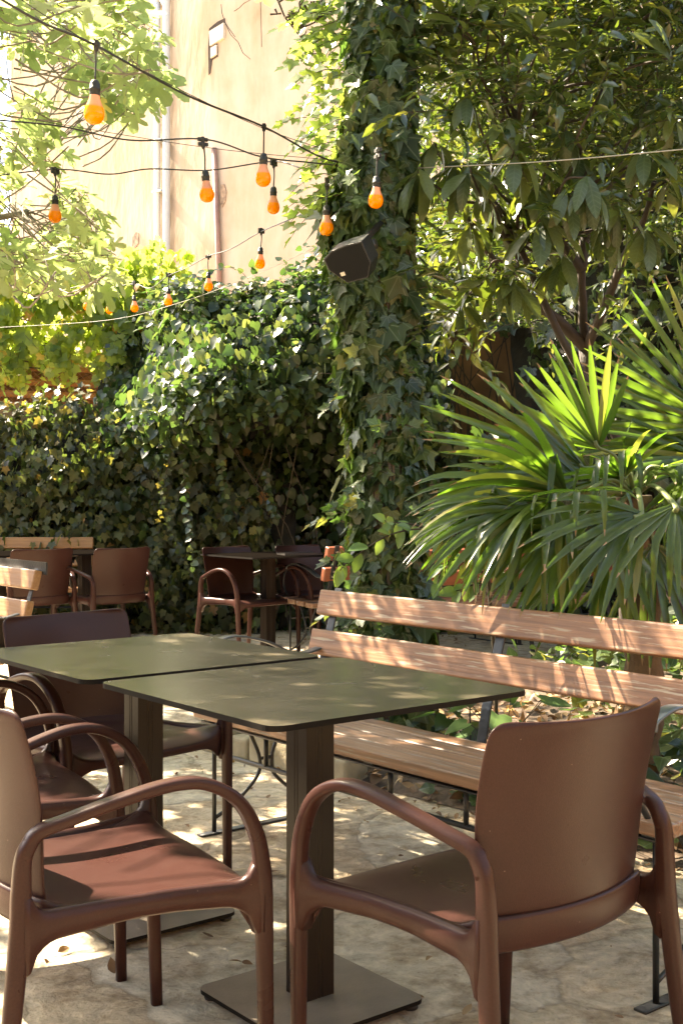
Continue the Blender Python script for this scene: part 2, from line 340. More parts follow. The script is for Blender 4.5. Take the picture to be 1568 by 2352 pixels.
class MB:
    def __init__(s): s.v = []; s.f = []; s.m = []
    def add(s, V, F, mi=0):
        b = len(s.v); s.v += [tuple(p) for p in V]; s.f += [tuple(b + i for i in f) for f in F]; s.m += [mi] * len(F)
    def box(s, x0, x1, y0, y1, z0, z1, mi=0, M=None):
        V = [Vector((x, y, z)) for x in (x0, x1) for y in (y0, y1) for z in (z0, z1)]
        if M: V = [M @ p for p in V]
        s.add(V, [(0, 1, 3, 2), (4, 6, 7, 5), (0, 4, 5, 1), (2, 3, 7, 6), (0, 2, 6, 4), (1, 5, 7, 3)], mi)
    def sweep(s, pts, secs, side=None, caps=(True, True), n=12, mi=0, power=3.2):
        """secs: (half width along side, half thickness) at each point; superellipse section"""
        pts = [Vector(p) for p in pts]; rings = []
        S = Vector(side) if side is not None else None
        for i, p in enumerate(pts):
            t = (pts[min(i + 1, len(pts) - 1)] - pts[max(i - 1, 0)]).normalized()
            if S is None:
                a = Vector((0, 0, 1)) if abs(t.z) < .9 else Vector((1, 0, 0))
                S = t.cross(a).normalized()
            sd_ = (S - t * S.dot(t)).normalized()
            if side is None: S = sd_
            nn = t.cross(sd_)
            w, h = secs[i] if isinstance(secs, list) else secs
            ring = []
            for k in range(n):
                a = 2 * math.pi * (k + .5) / n; c, q = math.cos(a), math.sin(a)
                ring.append(p + sd_ * (w * math.copysign(abs(c) ** (2 / power), c)) + nn * (h * math.copysign(abs(q) ** (2 / power), q)))
            rings.append(ring)
        V = [q for r in rings for q in r]; F = []
        for i in range(len(rings) - 1):
            for k in range(n):
                F.append((i * n + k, i * n + (k + 1) % n, (i + 1) * n + (k + 1) % n, (i + 1) * n + k))
        if caps[0]: F.append(tuple(range(n - 1, -1, -1)))
        if caps[1]: F.append(tuple((len(rings) - 1) * n + k for k in range(n)))
        s.add(V, F, mi)
    def tube(s, pts, r0, r1=None, n=6, mi=0):
        r1 = r0 if r1 is None else r1; L = len(pts) - 1
        s.sweep(pts, [(r0 + (r1 - r0) * i / L,) * 2 for i in range(L + 1)], n=n, mi=mi, power=2)
    def lathe(s, prof, n=20, mi=0, axis=None):
        V = []; F = []
        for (r, z) in prof:
            for k in range(n):
                a = 2 * math.pi * k / n; V.append((r * math.cos(a), r * math.sin(a), z))
        for i in range(len(prof) - 1):
            for k in range(n): F.append((i * n + k, i * n + (k + 1) % n, (i + 1) * n + (k + 1) % n, (i + 1) * n + k))
        F.append(tuple(range(n - 1, -1, -1))); F.append(tuple((len(prof) - 1) * n + k for k in range(n)))
        s.add(V, F, mi)
    def mesh(s):
        me = bpy.data.meshes.new('m'); me.from_pydata(s.v, [], s.f); me.polygons.foreach_set('material_index', s.m); me.update(); return me
    def build(s, name, mat, parent=None, smooth=False): return link(name, s.mesh(), mat, parent, smooth)
def fixnormals(o):
    bm = bmesh.new(); bm.from_mesh(o.data); bmesh.ops.recalc_face_normals(bm, faces=bm.faces); bm.to_mesh(o.data); bm.free(); return o
def bevel(o, w=.003, seg=2):
    m = o.modifiers.new('bevel', 'BEVEL'); m.width = w; m.segments = seg; m.limit_method = 'ANGLE'; m.angle_limit = R(35)
    return o
def spline(pts, n=6):
    """Catmull-Rom"""
    P = [Vector(p) for p in pts]; P = [P[0] * 2 - P[1]] + P + [P[-1] * 2 - P[-2]]; out = []
    for i in range(1, len(P) - 2):
        for k in range(n):
            t = k / n; a, b, c, d = P[i - 1:i + 3]
            out.append(.5 * ((2 * b) + (c - a) * t + (2 * a - 5 * b + 4 * c - d) * t * t + (3 * b - a - 3 * c + d) * t ** 3))
    out.append(P[-2]); return out
def lerp_list(vals, n):
    x = np.linspace(0, len(vals) - 1, n); return [tuple(np.interp(q, range(len(vals)), [v[j] for v in vals]) for j in range(len(vals[0]))) for q in x]

# ------------------------------------------------------------------ leaves
def fan_template(half, centre=(0, .32), cup=.10):
    """half outline from base to tip on x>0; mirrored; fan round the centre, folded along the midrib"""
    right = [(0, half[0][1])] + [p for p in half if p[0] > 0] + [(0, 1.0)]
    out = right + [(-x, y) for x, y in right[::-1] if x > 0]
    V = [(centre[0], centre[1], 0)] + [(x, y, cup * abs(x) * 1.2 - .05 * (y - .3) ** 2) for x, y in out]
    n = len(out); F = [(0, 1 + i, 1 + (i + 1) % n) for i in range(n)]
    return np.array(V, float), np.array(F)
def strip_template(lv, fold=.35, bend=-.12):
    V = []; F = []; rows = []
    for y, w in lv:
        z = bend * y * y
        if w == 0: rows.append([len(V)] * 3); V.append((0, y, z))
        else:
            rows.append([len(V), len(V) + 1, len(V) + 2]); V += [(-w, y, z + fold * w), (0, y, z), (w, y, z + fold * w)]
    for a, b in zip(rows, rows[1:]):
        for j in (0, 1):
            q = [a[j], a[j + 1], b[j + 1], b[j]]; q2 = list(dict.fromkeys(q))
            if len(q2) == 4: F += [(q2[0], q2[1], q2[2]), (q2[0], q2[2], q2[3])]
            elif len(q2) == 3: F.append(tuple(q2))
    return np.array(V, float), np.array(F)
T_ivy = fan_template([(0, .04), (.20, -.10), (.40, .06), (.36, .22), (.56, .46), (.26, .52), (.16, .74)], (0, .28))
T_heart = fan_template([(0, .06), (.20, -.06), (.42, .08), (.47, .32), (.34, .62), (.14, .86)], (0, .34), .16)
T_grape = fan_template([(0, .05), (.24, -.12), (.45, .02), (.40, .18), (.58, .40), (.44, .50), (.40, .66), (.20, .66), (.14, .84)], (0, .30))
T_fig = fan_template([(0, .05), (.22, -.10), (.42, -.02), (.40, .14), (.20, .20), (.50, .40), (.56, .56), (.42, .60), (.15, .46), (.20, .72), (.18, .90)], (0, .26), .08)
T_oval = strip_template([(0, 0), (.12, .16), (.35, .27), (.6, .25), (.82, .14), (1, 0)])
T_small = strip_template([(0, 0), (.25, .17), (.6, .17), (1, 0)], .45, -.15)
T_oblong = strip_template([(0, 0), (.1, .05), (.3, .12), (.55, .165), (.78, .14), (.93, .06), (1, 0)], .30, -.30)
def norm(a): return a / np.maximum(np.linalg.norm(a, axis=-1, keepdims=True), 1e-9)
def leaf_mesh(T, P, tip, nrm, size, curl=.15):
    V, F = T; P = np.asarray(P, float); N = len(P); n = len(V)
    t = norm(np.asarray(tip, float)); b = norm(np.cross(t, nrm)); nn = np.cross(b, t)
    S = np.broadcast_to(np.asarray(size, float), (N,))
    c = rng.normal(0, curl, N)[:, None]; w = rng.normal(0, curl, N)[:, None]
    asp = rng.uniform(.85, 1.12, N)[:, None]
    x = V[:, 0][None] * S[:, None] * asp; y = V[:, 1][None] * S[:, None]
    z = (V[:, 2][None] - c * V[:, 1][None] ** 2 + w * V[:, 0][None] * V[:, 1][None]) * S[:, None]
    W = P[:, None] + x[..., None] * b[:, None] + y[..., None] * t[:, None] + z[..., None] * nn[:, None]
    FF = (F[None] + (np.arange(N) * n)[:, None, None]).reshape(-1, 3)
    me = bpy.data.meshes.new('leaves'); me.vertices.add(N * n); me.vertices.foreach_set('co', W.reshape(-1).astype(np.float32))
    k = len(FF); me.loops.add(k * 3); me.loops.foreach_set('vertex_index', FF.reshape(-1).astype(np.int32))
    me.polygons.add(k); me.polygons.foreach_set('loop_start', (np.arange(k) * 3).astype(np.int32)); me.polygons.foreach_set('loop_total', np.full(k, 3, np.int32))
    me.polygons.foreach_set('use_smooth', np.ones(k, bool))
    uv = me.uv_layers.new(name='UVMap'); uvv = np.tile(V[:, :2], (N, 1))[FF.reshape(-1)]; uv.data.foreach_set('uv', uvv.reshape(-1).astype(np.float32))
    me.update(calc_edges=True); return me
def fbm(p, f=1.0, seed=0):
    p = np.asarray(p, float) * f; o = 0; r2 = np.random.default_rng(seed)
    for i in range(5):
        for j in range(3):
            k = r2.normal(size=p.shape[-1]); k *= (1.9 ** i) / np.linalg.norm(k) * 1.6
            o = o + np.sin(p @ k + r2.uniform(0, 6.28)) * .6 ** i / 3
    return o
def rand_unit(n): return norm(rng.normal(size=(n, 3)))

class Plant:
    """collects leaves and twigs of one plant"""
    def __init__(s): s.P = []; s.T = []; s.N = []; s.S = []; s.tw = MB()
    def leaf(s, p, t, n, size): s.P.append(p); s.T.append(t); s.N.append(n); s.S.append(size)
    def many(s, P, T, N, S): s.P += list(P); s.T += list(T); s.N += list(N); s.S += list(S)
    def sprig(s, p0, d, length, nl, size, droop=.5, up=(0, 0, 1), r=.003, spread=.9, pairs=True):
        d = np.array(d, float); d /= np.linalg.norm(d); p = np.array(p0, float); pts = [p.copy()]; m = 5
        for i in range(m):
            d = d + np.array([rng.normal(0, .12), rng.normal(0, .12), -droop / m + rng.normal(0, .08)]); d /= np.linalg.norm(d)
            p = p + d * length / m; pts.append(p.copy())
        s.tw.tube(pts, r, r * .4, n=3)
        for i in range(nl):
            f = (i + .6) / nl; j = min(int(f * m), m - 1); q = pts[j] + (pts[j + 1] - pts[j]) * (f * m - j); tg = pts[j + 1] - pts[j]; tg /= np.linalg.norm(tg)
            side = np.cross(tg, np.array(up) + rng.normal(0, .3, 3)); side /= np.linalg.norm(side)
            sg = 1 if i % 2 else -1
            t = tg * rng.uniform(.35, .8) + side * sg * spread + rng.normal(0, .22, 3)
            if i == nl - 1: t = tg + rng.normal(0, .15, 3)
            s.leaf(q, t, np.array(up) + rng.normal(0, .45, 3), size * rng.uniform(.7, 1.15))
    def build(s, root, T, mat, tmat, leafname='foliage', twigname='stem', curl=.15, merge=None):
        if merge is None: merge = twigname == 'stem'
        o = link(leafname, leaf_mesh(T, np.array(s.P), np.array(s.T), np.array(s.N), np.array(s.S), curl), mat, root)
        if s.tw.v and not merge: s.tw.build(twigname, tmat, root, True)
        elif s.tw.v:
            o.data.materials.append(tmat); bm = bmesh.new(); bm.from_mesh(o.data); k = len(bm.faces); bm.from_mesh(s.tw.mesh()); bm.faces.ensure_lookup_table()
            for f in bm.faces[k:]: f.material_index = 1
            bm.to_mesh(o.data); bm.free()
        return o

def surface_leaves(fn, x0, x1, z0, z1, n, size, hang=1.0, depth=.12, outw=1.0, keep=None, up=.35, tilt=.45, sig=.42):
    """leaves shingled over a surface Y = fn(x, z) that faces -Y"""
    X = rng.uniform(x0, x1, n); Z = rng.uniform(z0, z1, n); Y = fn(X, Z); e = .03
    gx = (fn(X + e, Z) - Y) / e; gz = (fn(X, Z + e) - Y) / e
    N = norm(np.stack([gx, -np.ones(n), gz], 1)) * outw
    P = np.stack([X, Y, Z], 1) + N * rng.uniform(-depth, depth * .5, (n, 1))
    if keep is not None:
        k = keep(P); P, N = P[k], N[k]
    n = len(P)
    N2 = norm(N + np.array([0, 0, up]) + rng.normal(0, tilt, (n, 3)))
    T = np.stack([rng.normal(0, .55, n), rng.normal(-.1, .2, n), -hang * np.ones(n)], 1)
    S = size * np.exp(rng.normal(0, sig, n)).clip(.5, 1.5)
    return P, T, N2, S

# ------------------------------------------------------------------ ground
e1 = Vector((.633, -.774, 0)); e2 = Vector((.774, .633, 0))
def sheet(name, poly, z, mat):
    bm = bmesh.new(); vs = [bm.verts.new((x, y, z)) for x, y in poly]; bm.faces.new(vs)
    me = bpy.data.meshes.new(name); bm.to_mesh(me); bm.free(); return link(name, me, mat)
structure(sheet('paving', [(-300, -300), (300, -300), (300, 300), (-300, 300)], 0, M_paving))
BED = [(-.60, 5.70), (-.05, 5.12), (.46, 4.56), (1.25, 3.62), (2.2, 2.7), (4.5, 1.2), (7, 1.2), (7, 11.2), (3.2, 11.2), (2.6, 9.6), (1.75, 8.6), (1.0, 7.5), (.3, 6.7), (-.35, 6.2)]
def soil():
    bm = bmesh.new(); vs = [bm.verts.new((x, y, .004)) for x, y in BED]; bm.faces.new(vs)
    bmesh.ops.triangulate(bm, faces=bm.faces)
    bmesh.ops.subdivide_edges(bm, edges=bm.edges, cuts=24, use_grid_fill=True)
    bnd = {v for e in bm.edges if e.is_boundary for v in e.verts}
    for v in bm.verts:
        if v not in bnd: v.co.z = .025 + .018 * float(fbm(np.array([v.co.x, v.co.y]), 5, 3))
    me = bpy.data.meshes.new('soil_bed'); bm.to_mesh(me); bm.free()
    return structure(link('soil_bed', me, M_soil, None, True))
soil()
def inbed(x, y):
    ins = False; j = len(BED) - 1
    for i in range(len(BED)):
        xi, yi = BED[i]; xj, yj = BED[j]
        if (yi > y) != (yj > y) and x < (xj - xi) * (y - yi) / (yj - yi) + xi: ins = not ins
        j = i
    return ins
# leaf litter
P = []; S = []
while len(P) < 3000:
    x, y = rng.uniform(-.6, 3.2), rng.uniform(2.6, 7.5)
    if inbed(x, y): P.append((x, y, .045 + rng.uniform(-.02, .02))); S.append(rng.uniform(.03, .085))
n = len(P)
link('leaf_litter', leaf_mesh(T_oval, P, np.stack([rng.normal(size=n), rng.normal(size=n), rng.normal(0, .25, n)], 1), norm(np.array([0, 0, 1]) + rng.normal(0, .5, (n, 3))), S, .5), M_litter)['kind'] = 'stuff'
P = [(rng.uniform(-4, 1), 10.35 - abs(rng.normal(0, .35)), .012) for _ in range(260)] + [(rng.uniform(-1.2, 1.0), rng.uniform(2.2, 6), .01) for _ in range(170)]
# a few along the bed edge
for _ in range(160):
    i = rng.integers(0, 4); a = np.array(BED[i]); b = np.array(BED[i + 1]); q = a + (b - a) * rng.random() + np.array([-.6, -.6]) * abs(rng.normal(0, .16)); P.append((q[0], q[1], .012))
n = len(P)
link('fallen_leaves', leaf_mesh(T_oval, P, np.stack([rng.normal(size=n), rng.normal(size=n), rng.normal(0, .12, n)], 1), norm(np.array([0, 0, 1]) + rng.normal(0, .25, (n, 3))), rng.uniform(.008, .045, n) , .4), M_litter)['kind'] = 'stuff'

# ------------------------------------------------------------------ buildings and walls
def building():
    A = 16.5; t = thing('rendered_building', 'tall windowless building with sun-bleached cream render above the hedge', 'building', (-.2, A, 0), R(-36))
    b = MB(); b.box(-6.6, 5.5, 0, 6, 0, 13.5); o = bevel(b.build('wall', M_plaster, t), .04)
    c, s = math.cos(R(-36)), math.sin(R(-36))
    def loc(px, py, off=0):
        """point on the wall face seen at a picture position"""
        rx, rz = (px - 784) / FPX, -(py - YH) / FPX      # ray (rx,1,rz)
        # wall line: P = (-.2,A) + u*(c,s);  ray: t*(rx,1)
        d = (A - (-.2) * s / c) / (1 - rx * s / c); u = (rx * d + .2) / c
        return Vector((u, -off, H + rz * d))
    p = loc(371, 300); zt = loc(371, 30).z; q = MB(); q.tube([(p.x, -.09, 0), (p.x, -.09, zt - .2), (p.x, -.09, zt + .12)], .05, n=12); q.build('drainpipe', M_pvc, t, True)
    p2 = loc(392, 300); q = MB(); q.tube(spline([(p2.x, -.09, 0), (p2.x, -.09, zt - .25), (p2.x - .01, -.09, zt + .03), (p.x + .055, -.09, zt + .22), (p.x - .08, -.09, zt + .33), (p.x - .1, -.09, zt + 3)], 6), .055, n=12); q.build('drainpipe', M_pvcgrey, t, True)
    for py in (330, 446):
        z = loc(371, py).z; q = MB(); q.box(p.x - .065, p2.x - .06, -.15, -.001, z, z + .03); q.build('pipe_bracket', M_pvcgrey, t)
    a, bq = loc(497, 342), loc(508, 640); q = MB(); q.tube([(a.x, -.05, a.z), (bq.x, -.05, bq.z), (bq.x + .03, -.05, 0)], .042, n=10); q.build('conduit', M_rust, t, True)
    def patch(pts, mat, off, name, th=.012):
        V = [loc(x, y, off + th) for x, y in pts] + [loc(x, y, 0) - Vector((0, -.002, 0)) * 0 for x, y in pts]; k = len(pts)
        m = MB(); m.add(V, [tuple(range(k))] + [(i, (i + 1) % k, k + (i + 1) % k, k + i) for i in range(k)]); return fixnormals(m.build(name, mat, t))
    patch([(481, 66), (500, 50), (517, 42), (518, 52), (490, 72), (487, 105), (500, 100), (501, 130), (488, 138), (484, 168), (480, 172), (479, 110)], M_dark, .002, 'masonry_and_shade', .006)  # dark strip: shadow along the recess edges painted as a patch
    patch([(484, 74), (517, 54), (517, 88), (486, 107)], M_chalk, .010, 'loose_brick', .03)
    patch([(487, 112), (500, 104), (500, 126), (487, 135)], M_chalk, .010, 'loose_brick', .025)
    patch([(508, 424), (516, 424), (521, 440), (519, 462), (512, 476), (507, 470)], M_brick, .002, 'masonry_and_shade', .012)
    patch([(306, 545), (314, 533), (320, 536), (319, 560), (311, 572), (305, 566)], M_brick, .002, 'masonry_and_shade', .012)
    for pts in ([(508, 10), (510, 30), (516, 50), (530, 80), (548, 98), (558, 122), (575, 136)], [(516, 50), (528, 68), (540, 85)], [(538, 26), (550, 18), (560, 8), (575, 0)], [(598, -5), (600, 60), (601, 108)]):
        q = MB(); q.tube([loc(x, y, .002) for x, y in pts], .004, n=4); q.build('crack', M_dark, t)
    return t
building()
def gable_house():
    t = thing('gabled_house', 'pale house with a red-edged gable roof glimpsed behind the fig leaves', 'house', at(170, 1134, 21) - Vector((0, 0, H)), R(-12))
    z = 7.8; b = MB(); b.add([(.1, 0, 0), (3, 0, 0), (3, 0, z - .6), (1.0, 0, z + .9), (.1, 0, z - .5), (.1, 4, 0), (3, 4, 0), (3, 4, z - .6), (1.0, 4, z + .9), (.1, 4, z - .5)],
        [(0, 1, 2, 3, 4), (9, 8, 7, 6, 5), (0, 5, 6, 1), (1, 6, 7, 2), (2, 7, 8, 3), (3, 8, 9, 4), (4, 9, 5, 0)]); b.build('wall', M_palewall, t)
    def slab(a, c, name):
        m = MB(); d = (Vector(c) - Vector(a)).normalized(); nn = Vector((-d.z, 0, d.x)); 
        if nn.z < 0: nn = -nn
        a = Vector(a) + nn * .01; c = Vector(c) + nn * .01
        V = [a + Vector((0, -.3, 0)), c + Vector((0, -.3, 0)), c + nn * .26 + Vector((0, -.3, 0)), a + nn * .26 + Vector((0, -.3, 0))]
        V += [p + Vector((0, 4.6, 0)) for p in V]; m.add(V, [(0, 1, 2, 3), (7, 6, 5, 4), (0, 4, 5, 1), (1, 5, 6, 2), (2, 6, 7, 3), (3, 7, 4, 0)]); fixnormals(m.build(name, M_redpaint, t))
    slab((-.1, 0, z - .8), (1.0, 0, z + .9), 'roof'); slab((3.2, 0, z - .78), (1.06, 0, z + .92), 'roof')
    w = MB(); w.box(.5, .9, -.03, -.002, 4.2, 5.4); w.build('window', M_redpaint, t)
gable_house()
gw = thing('garden_wall', 'ochre rendered garden wall behind the ivy and the palm', 'wall', (0, 11.05, 0))
b = MB(); b.box(-9, 9, 0, .3, 0, 2.0); b.build('wall', M_ochre, gw)
b = MB(); b.box(.2, 9, .002, .28, 2.0, 3.6); b.build('raised_wall', M_ochre, gw)
for q in ((-9, 9, -16.1, -15.8, 0, 3.4), (-9.3, -9, -16, .3, 0, 2.6), (9, 9.3, -16, .3, 0, 3.4)):     # unseen walls added to cut low frontal light and bounce warm light
    b = MB(); b.box(*q); b.build('wall', M_ochre, gw)
# timber shed seen over the hedge
sh = thing('timber_shed', 'open shed of warm orange timber beams above the ivy hedge', 'shed', (0, 12.0, 0))
b = MB(); b.box(-7, -1.75, .35, .45, 1.2, 2.46); b.build('wall', M_ochre, sh)
for (za, zb, th, x1) in ((2.40, 2.50, .10, -1.80), (2.28, 2.345, .07, -1.95), (2.17, 2.215, .05, -2.2), (2.03, 2.10, .08, -1.70), (1.84, 1.93, .08, -1.78)):
    b = MB(); b.sweep([(-7, .15, za + .04), (-4, .13, (za + zb) / 2 + .02), (x1, .10, (za + zb) / 2 - .05)], (th / 2, .035), side=(0, 1, 0)); b.build('beam', M_shedwood, sh)
b = MB(); b.box(-7, -1.7, .12, 1.6, 2.52, 2.56); b.build('roof', M_shedwood, sh)
wf = thing('wire_fence', 'rusty diamond wire mesh in front of the orange timber shed', 'fence', (0, 11.75, 0))
b = MB()
for i in range(64):
    x = -4.2 + i * .06
    for sx in (1, -1):
        b.tube([(x - sx * .35, 0, 1.75), (x + sx * .35, .004 * sx, 2.45)], .0022, n=3)
b.build('mesh', M_rust, wf)
for x in (-4.3, -2.0):
    b = MB(); b.tube([(x, .03, 0), (x, .03, 2.5)], .02, n=8); b.build('post', M_rust, wf)

# stone kerb
kb = thing('stone_kerb', 'low mossy kerb of rough stones along the planted bed', 'kerb')
b = MB(); p = Vector((-.70, 5.78, 0)); dirk = (Vector((-.05, 5.10, 0)) - Vector((-.60, 5.68, 0))).normalized(); nk = Vector((-dirk.y, dirk.x, 0)); u = 0
M_kerb = plain('kerb_stone', (.26, .215, .14), .9, var=.55, scale=5, bump=.9, bscale=22)
while u < 1.05:
    w = random.uniform(.10, .19); hh = random.uniform(.10, .14)
    Mx = Matrix.Translation(p + dirk * (u + w / 2)) @ Matrix(((dirk.x, nk.x, 0, 0), (dirk.y, nk.y, 0, 0), (0, 0, 1, 0), (0, 0, 0, 1)))
    b.box(-w / 2 + .006, w / 2 - .006, random.uniform(-.07, -.04), .08, -.01, hh, 0, Mx); u += w
o = bevel(b.build('stones', M_kerb, kb), .018, 3)

# ------------------------------------------------------------------ chair
def make_chair(label, loc, rot):
    t = thing('armchair', label, 'chair', loc, rot, 'brown moulded armchairs')
    for s in (1, -1):
        knee = (.248 * s, -.200, .585)
        arm = [(.246 * s, -.222, .545), knee, (.262 * s, -.145, .607), (.285 * s, -.06, .635), (.299 * s, .03, .655), (.303 * s, .10, .650), (.303 * s, .165, .612), (.300 * s, .205, .545), (.297 * s, .221, .47), (.296 * s, .224, .42)]
        pts = spline(arm, 5); b = MB()
        sec = lerp_list([(.0150, .013), (.0165, .0125), (.018, .011), (.0185, .011), (.0185, .0115), (.0175, .0115), (.0165, .0125), (.0155, .0145), (.015, .016), (.015, .0168)], len(pts))
        b.sweep(pts, sec, side=(1, 0, 0), caps=(True, False), n=16); fixnormals(b.build('armrest', M_plastic, t, True))
        b = MB(); pts = spline([(.296 * s, .224, .42), (.294 * s, .226, .34), (.291 * s, .230, .2), (.287 * s, .236, 0)], 4)
        b.sweep(pts, lerp_list([(.015, .0168), (.015, .0165), (.0138, .015), (.0125, .013)], len(pts)), side=(1, 0, 0), caps=(False, True), n=16); fixnormals(b.build('leg', M_plastic, t, True))
        b = MB(); pts = spline([(.248 * s, -.205, .580), (.246 * s, -.222, .545), (.245 * s, -.226, .48), (.247 * s, -.230, .40), (.256 * s, -.252, .2), (.266 * s, -.280, 0)], 5)
        b.sweep(pts, lerp_list([(.015, .0125), (.015, .0148), (.0155, .018), (.0155, .0185), (.0145, .0158), (.0125, .013)], len(pts)), side=(1, 0, 0), n=16); fixnormals(b.build('leg', M_plastic, t, True))
    for s in (1, -1):      # side rail: flush with the legs, rounded into them above and below
        b = MB(); ys = np.linspace(-.224, .220, 37); V = []; r = .038
        for y in ys:
            x = float(np.interp(y, [-.228, -.16, -.05, .06, .15, .224], [.247, .243, .239, .248, .272, .296]))
            dr, df = y + .212, .207 - y; dd = max(0, min(dr, df)); q = max(0., r - dd); fil = r - math.sqrt(max(0, r * r - q * q))
            zt = .447 + fil * 1.0 + (.006 if y > 0 else 0) * y / .2; fb = max(0., .055 - dd); zb = .405 - (.055 - math.sqrt(max(0, .055 ** 2 - fb * fb))) - .014 * max(0, -y) / .2
            th = .0130 + .0018 * fil / r
            V += [(s * (x + th), y, zb + .006), (s * (x + th + .002), y, (zt + zb) / 2), (s * (x + th - .001), y, zt - .006), (s * (x + th - .007), y, zt), (s * (x - th + .007), y, zt), (s * (x - th), y, zt - .008), (s * (x - th), y, zb), (s * (x + th - .006), y, zb)]
        k = 8; n = len(ys); b.add(V, [(i * k + j, i * k + (j + 1) % k, (i + 1) * k + (j + 1) % k, (i + 1) * k + j) for i in range(n - 1) for j in range(k)] + [tuple(range(k)), tuple((n - 1) * k + j for j in range(k))])
        fixnormals(b.build('side_rail', M_plastic, t, True))
    # seat: top sheet, skirt, solidified
    nx, ny = 17, 15
    def W(tt): return float(np.interp(tt, [0, .12, .3, .6, .8, .9, 1], [.232, .228, .226, .236, .256, .274, .288]))
    def seatp(i, j):
        sx = -1 + 2 * i / (nx - 1); tt = j / (ny - 1); x = W(tt) * sx
        rear = -.180 - .052 * (1 - sx * sx); y = rear + (.232 - rear) * tt - .02 * sx ** 4 * tt * tt + .012 * (1 - sx * sx) * tt ** 3
        z = .440 - .014 * (1 - sx * sx) * math.sin(math.pi * min(1, tt * 1.1)) - .020 * max(0, tt - .8) ** 2 * 25 * (1 - abs(sx) ** 6)
        e = max(0, abs(sx) - .80) / .2; z += .030 * e * e * max(0, tt - .74) / .26 + .024 * (max(0, .17 - tt) / .17) ** 2
        return Vector((x, y, z))
    b = MB(); g = [[seatp(i, j) for i in range(nx)] for j in range(ny)]
    V = [p for r in g for p in r]; F = [(j * nx + i, j * nx + i + 1, (j + 1) * nx + i + 1, (j + 1) * nx + i) for j in range(ny - 1) for i in range(nx - 1)]
    ring = [(i, 0) for i in range(nx)] + [(nx - 1, j) for j in range(1, ny)] + [(i, ny - 1) for i in range(nx - 2, -1, -1)] + [(0, j) for j in range(ny - 2, 0, -1)]
    base = [j * nx + i for i, j in ring]; prev = base
    for lev in (.10, .55, 1.0):
        cur = []
        for i, j in ring:
            p = g[j][i]; tt = j / (ny - 1); sx = -1 + 2 * i / (nx - 1)
            if j == 0: d = .044
            elif j == ny - 1: d = .044 + .055 * max(0, abs(sx) - .72) ** 2 / .078
            else: d = .036
            zb = .437 - d; out = .004 if lev < .3 else (.003 if lev < .8 else -.004)
            c = Vector((p.x, p.y, 0)) - Vector((0, 0, 0)); c = c.normalized() * out
            cur.append(len(V)); V.append(Vector((p.x + c.x, p.y + c.y, p.z + (zb - p.z) * lev)))
        k = len(ring); F += [(prev[a], cur[a], cur[(a + 1) % k], prev[(a + 1) % k]) for a in range(k)]; prev = cur
    b.add(V, F); o = fixnormals(b.build('seat', M_plastic, t, True))
    m = o.modifiers.new('thickness', 'SOLIDIFY'); m.thickness = .007; m.offset = -1
    m = o.modifiers.new('smooth', 'SUBSURF'); m.levels = 1; m.render_levels = 1
    # backrest
    rows = [(.435, -.180, .214), (.455, -.184, .215), (.480, -.188, .217), (.53, -.191, .223), (.60, -.194, .232), (.67, -.204, .237), (.73, -.218, .238), (.765, -.228, .238), (.785, -.234, .236), (.797, -.238, .226), (.802, -.240, .205)]
    b = MB(); nx = 19; V = []
    for z, y, w in rows:
        for i in range(nx):
            sx = -1 + 2 * i / (nx - 1); cv = .052 * (1 - sx * sx)
            V.append(Vector((w * sx, y - cv + .012, z - (.006 * (1 - sx * sx) if z > .78 else 0))))
    F = [(j * nx + i, j * nx + i + 1, (j + 1) * nx + i + 1, (j + 1) * nx + i) for j in range(len(rows) - 1) for i in range(nx - 1)]
    b.add(V, F); o = fixnormals(b.build('backrest', M_plastic, t, True))
    m = o.modifiers.new('thickness', 'SOLIDIFY'); m.thickness = .009; m.offset = 0
    m = o.modifiers.new('smooth', 'SUBSURF'); m.levels = 1; m.render_levels = 2
    return t
ch = make_chair('brown armchair in the foreground seen from behind beside the long bench', (.288, 2.363, 0), R(39.3))
GC = 'brown moulded armchairs'
dup(ch, (-.49, 2.47, 0), R(-60), 'brown armchair in the foreground facing right with sunlight on its seat', GC)
dup(ch, (-.88, 3.12, 0), R(-62), 'brown armchair between the nearest sunlit one and the one facing the bench', GC)
dup(ch, (-.728, 3.80, 0), R(226), 'brown armchair with its back to the hedge pushed under the near table', GC)
dup(ch, (-1.729, 8.965, 0), R(43), 'far armchair seen from behind, right one of the two at the hedge table', GC)
dup(ch, (-2.254, 8.81, 0), R(38.6), 'far armchair seen from behind with a scuffed back, by the end of the plank bench', GC)
dup(ch, (-.679, 8.80, 0), R(227), 'far armchair turned to the camera left of the far black table leg', GC)
dup(ch, (-.17, 9.08, 0), R(226), 'far armchair half hidden behind the far table leg and the bench arm', GC)

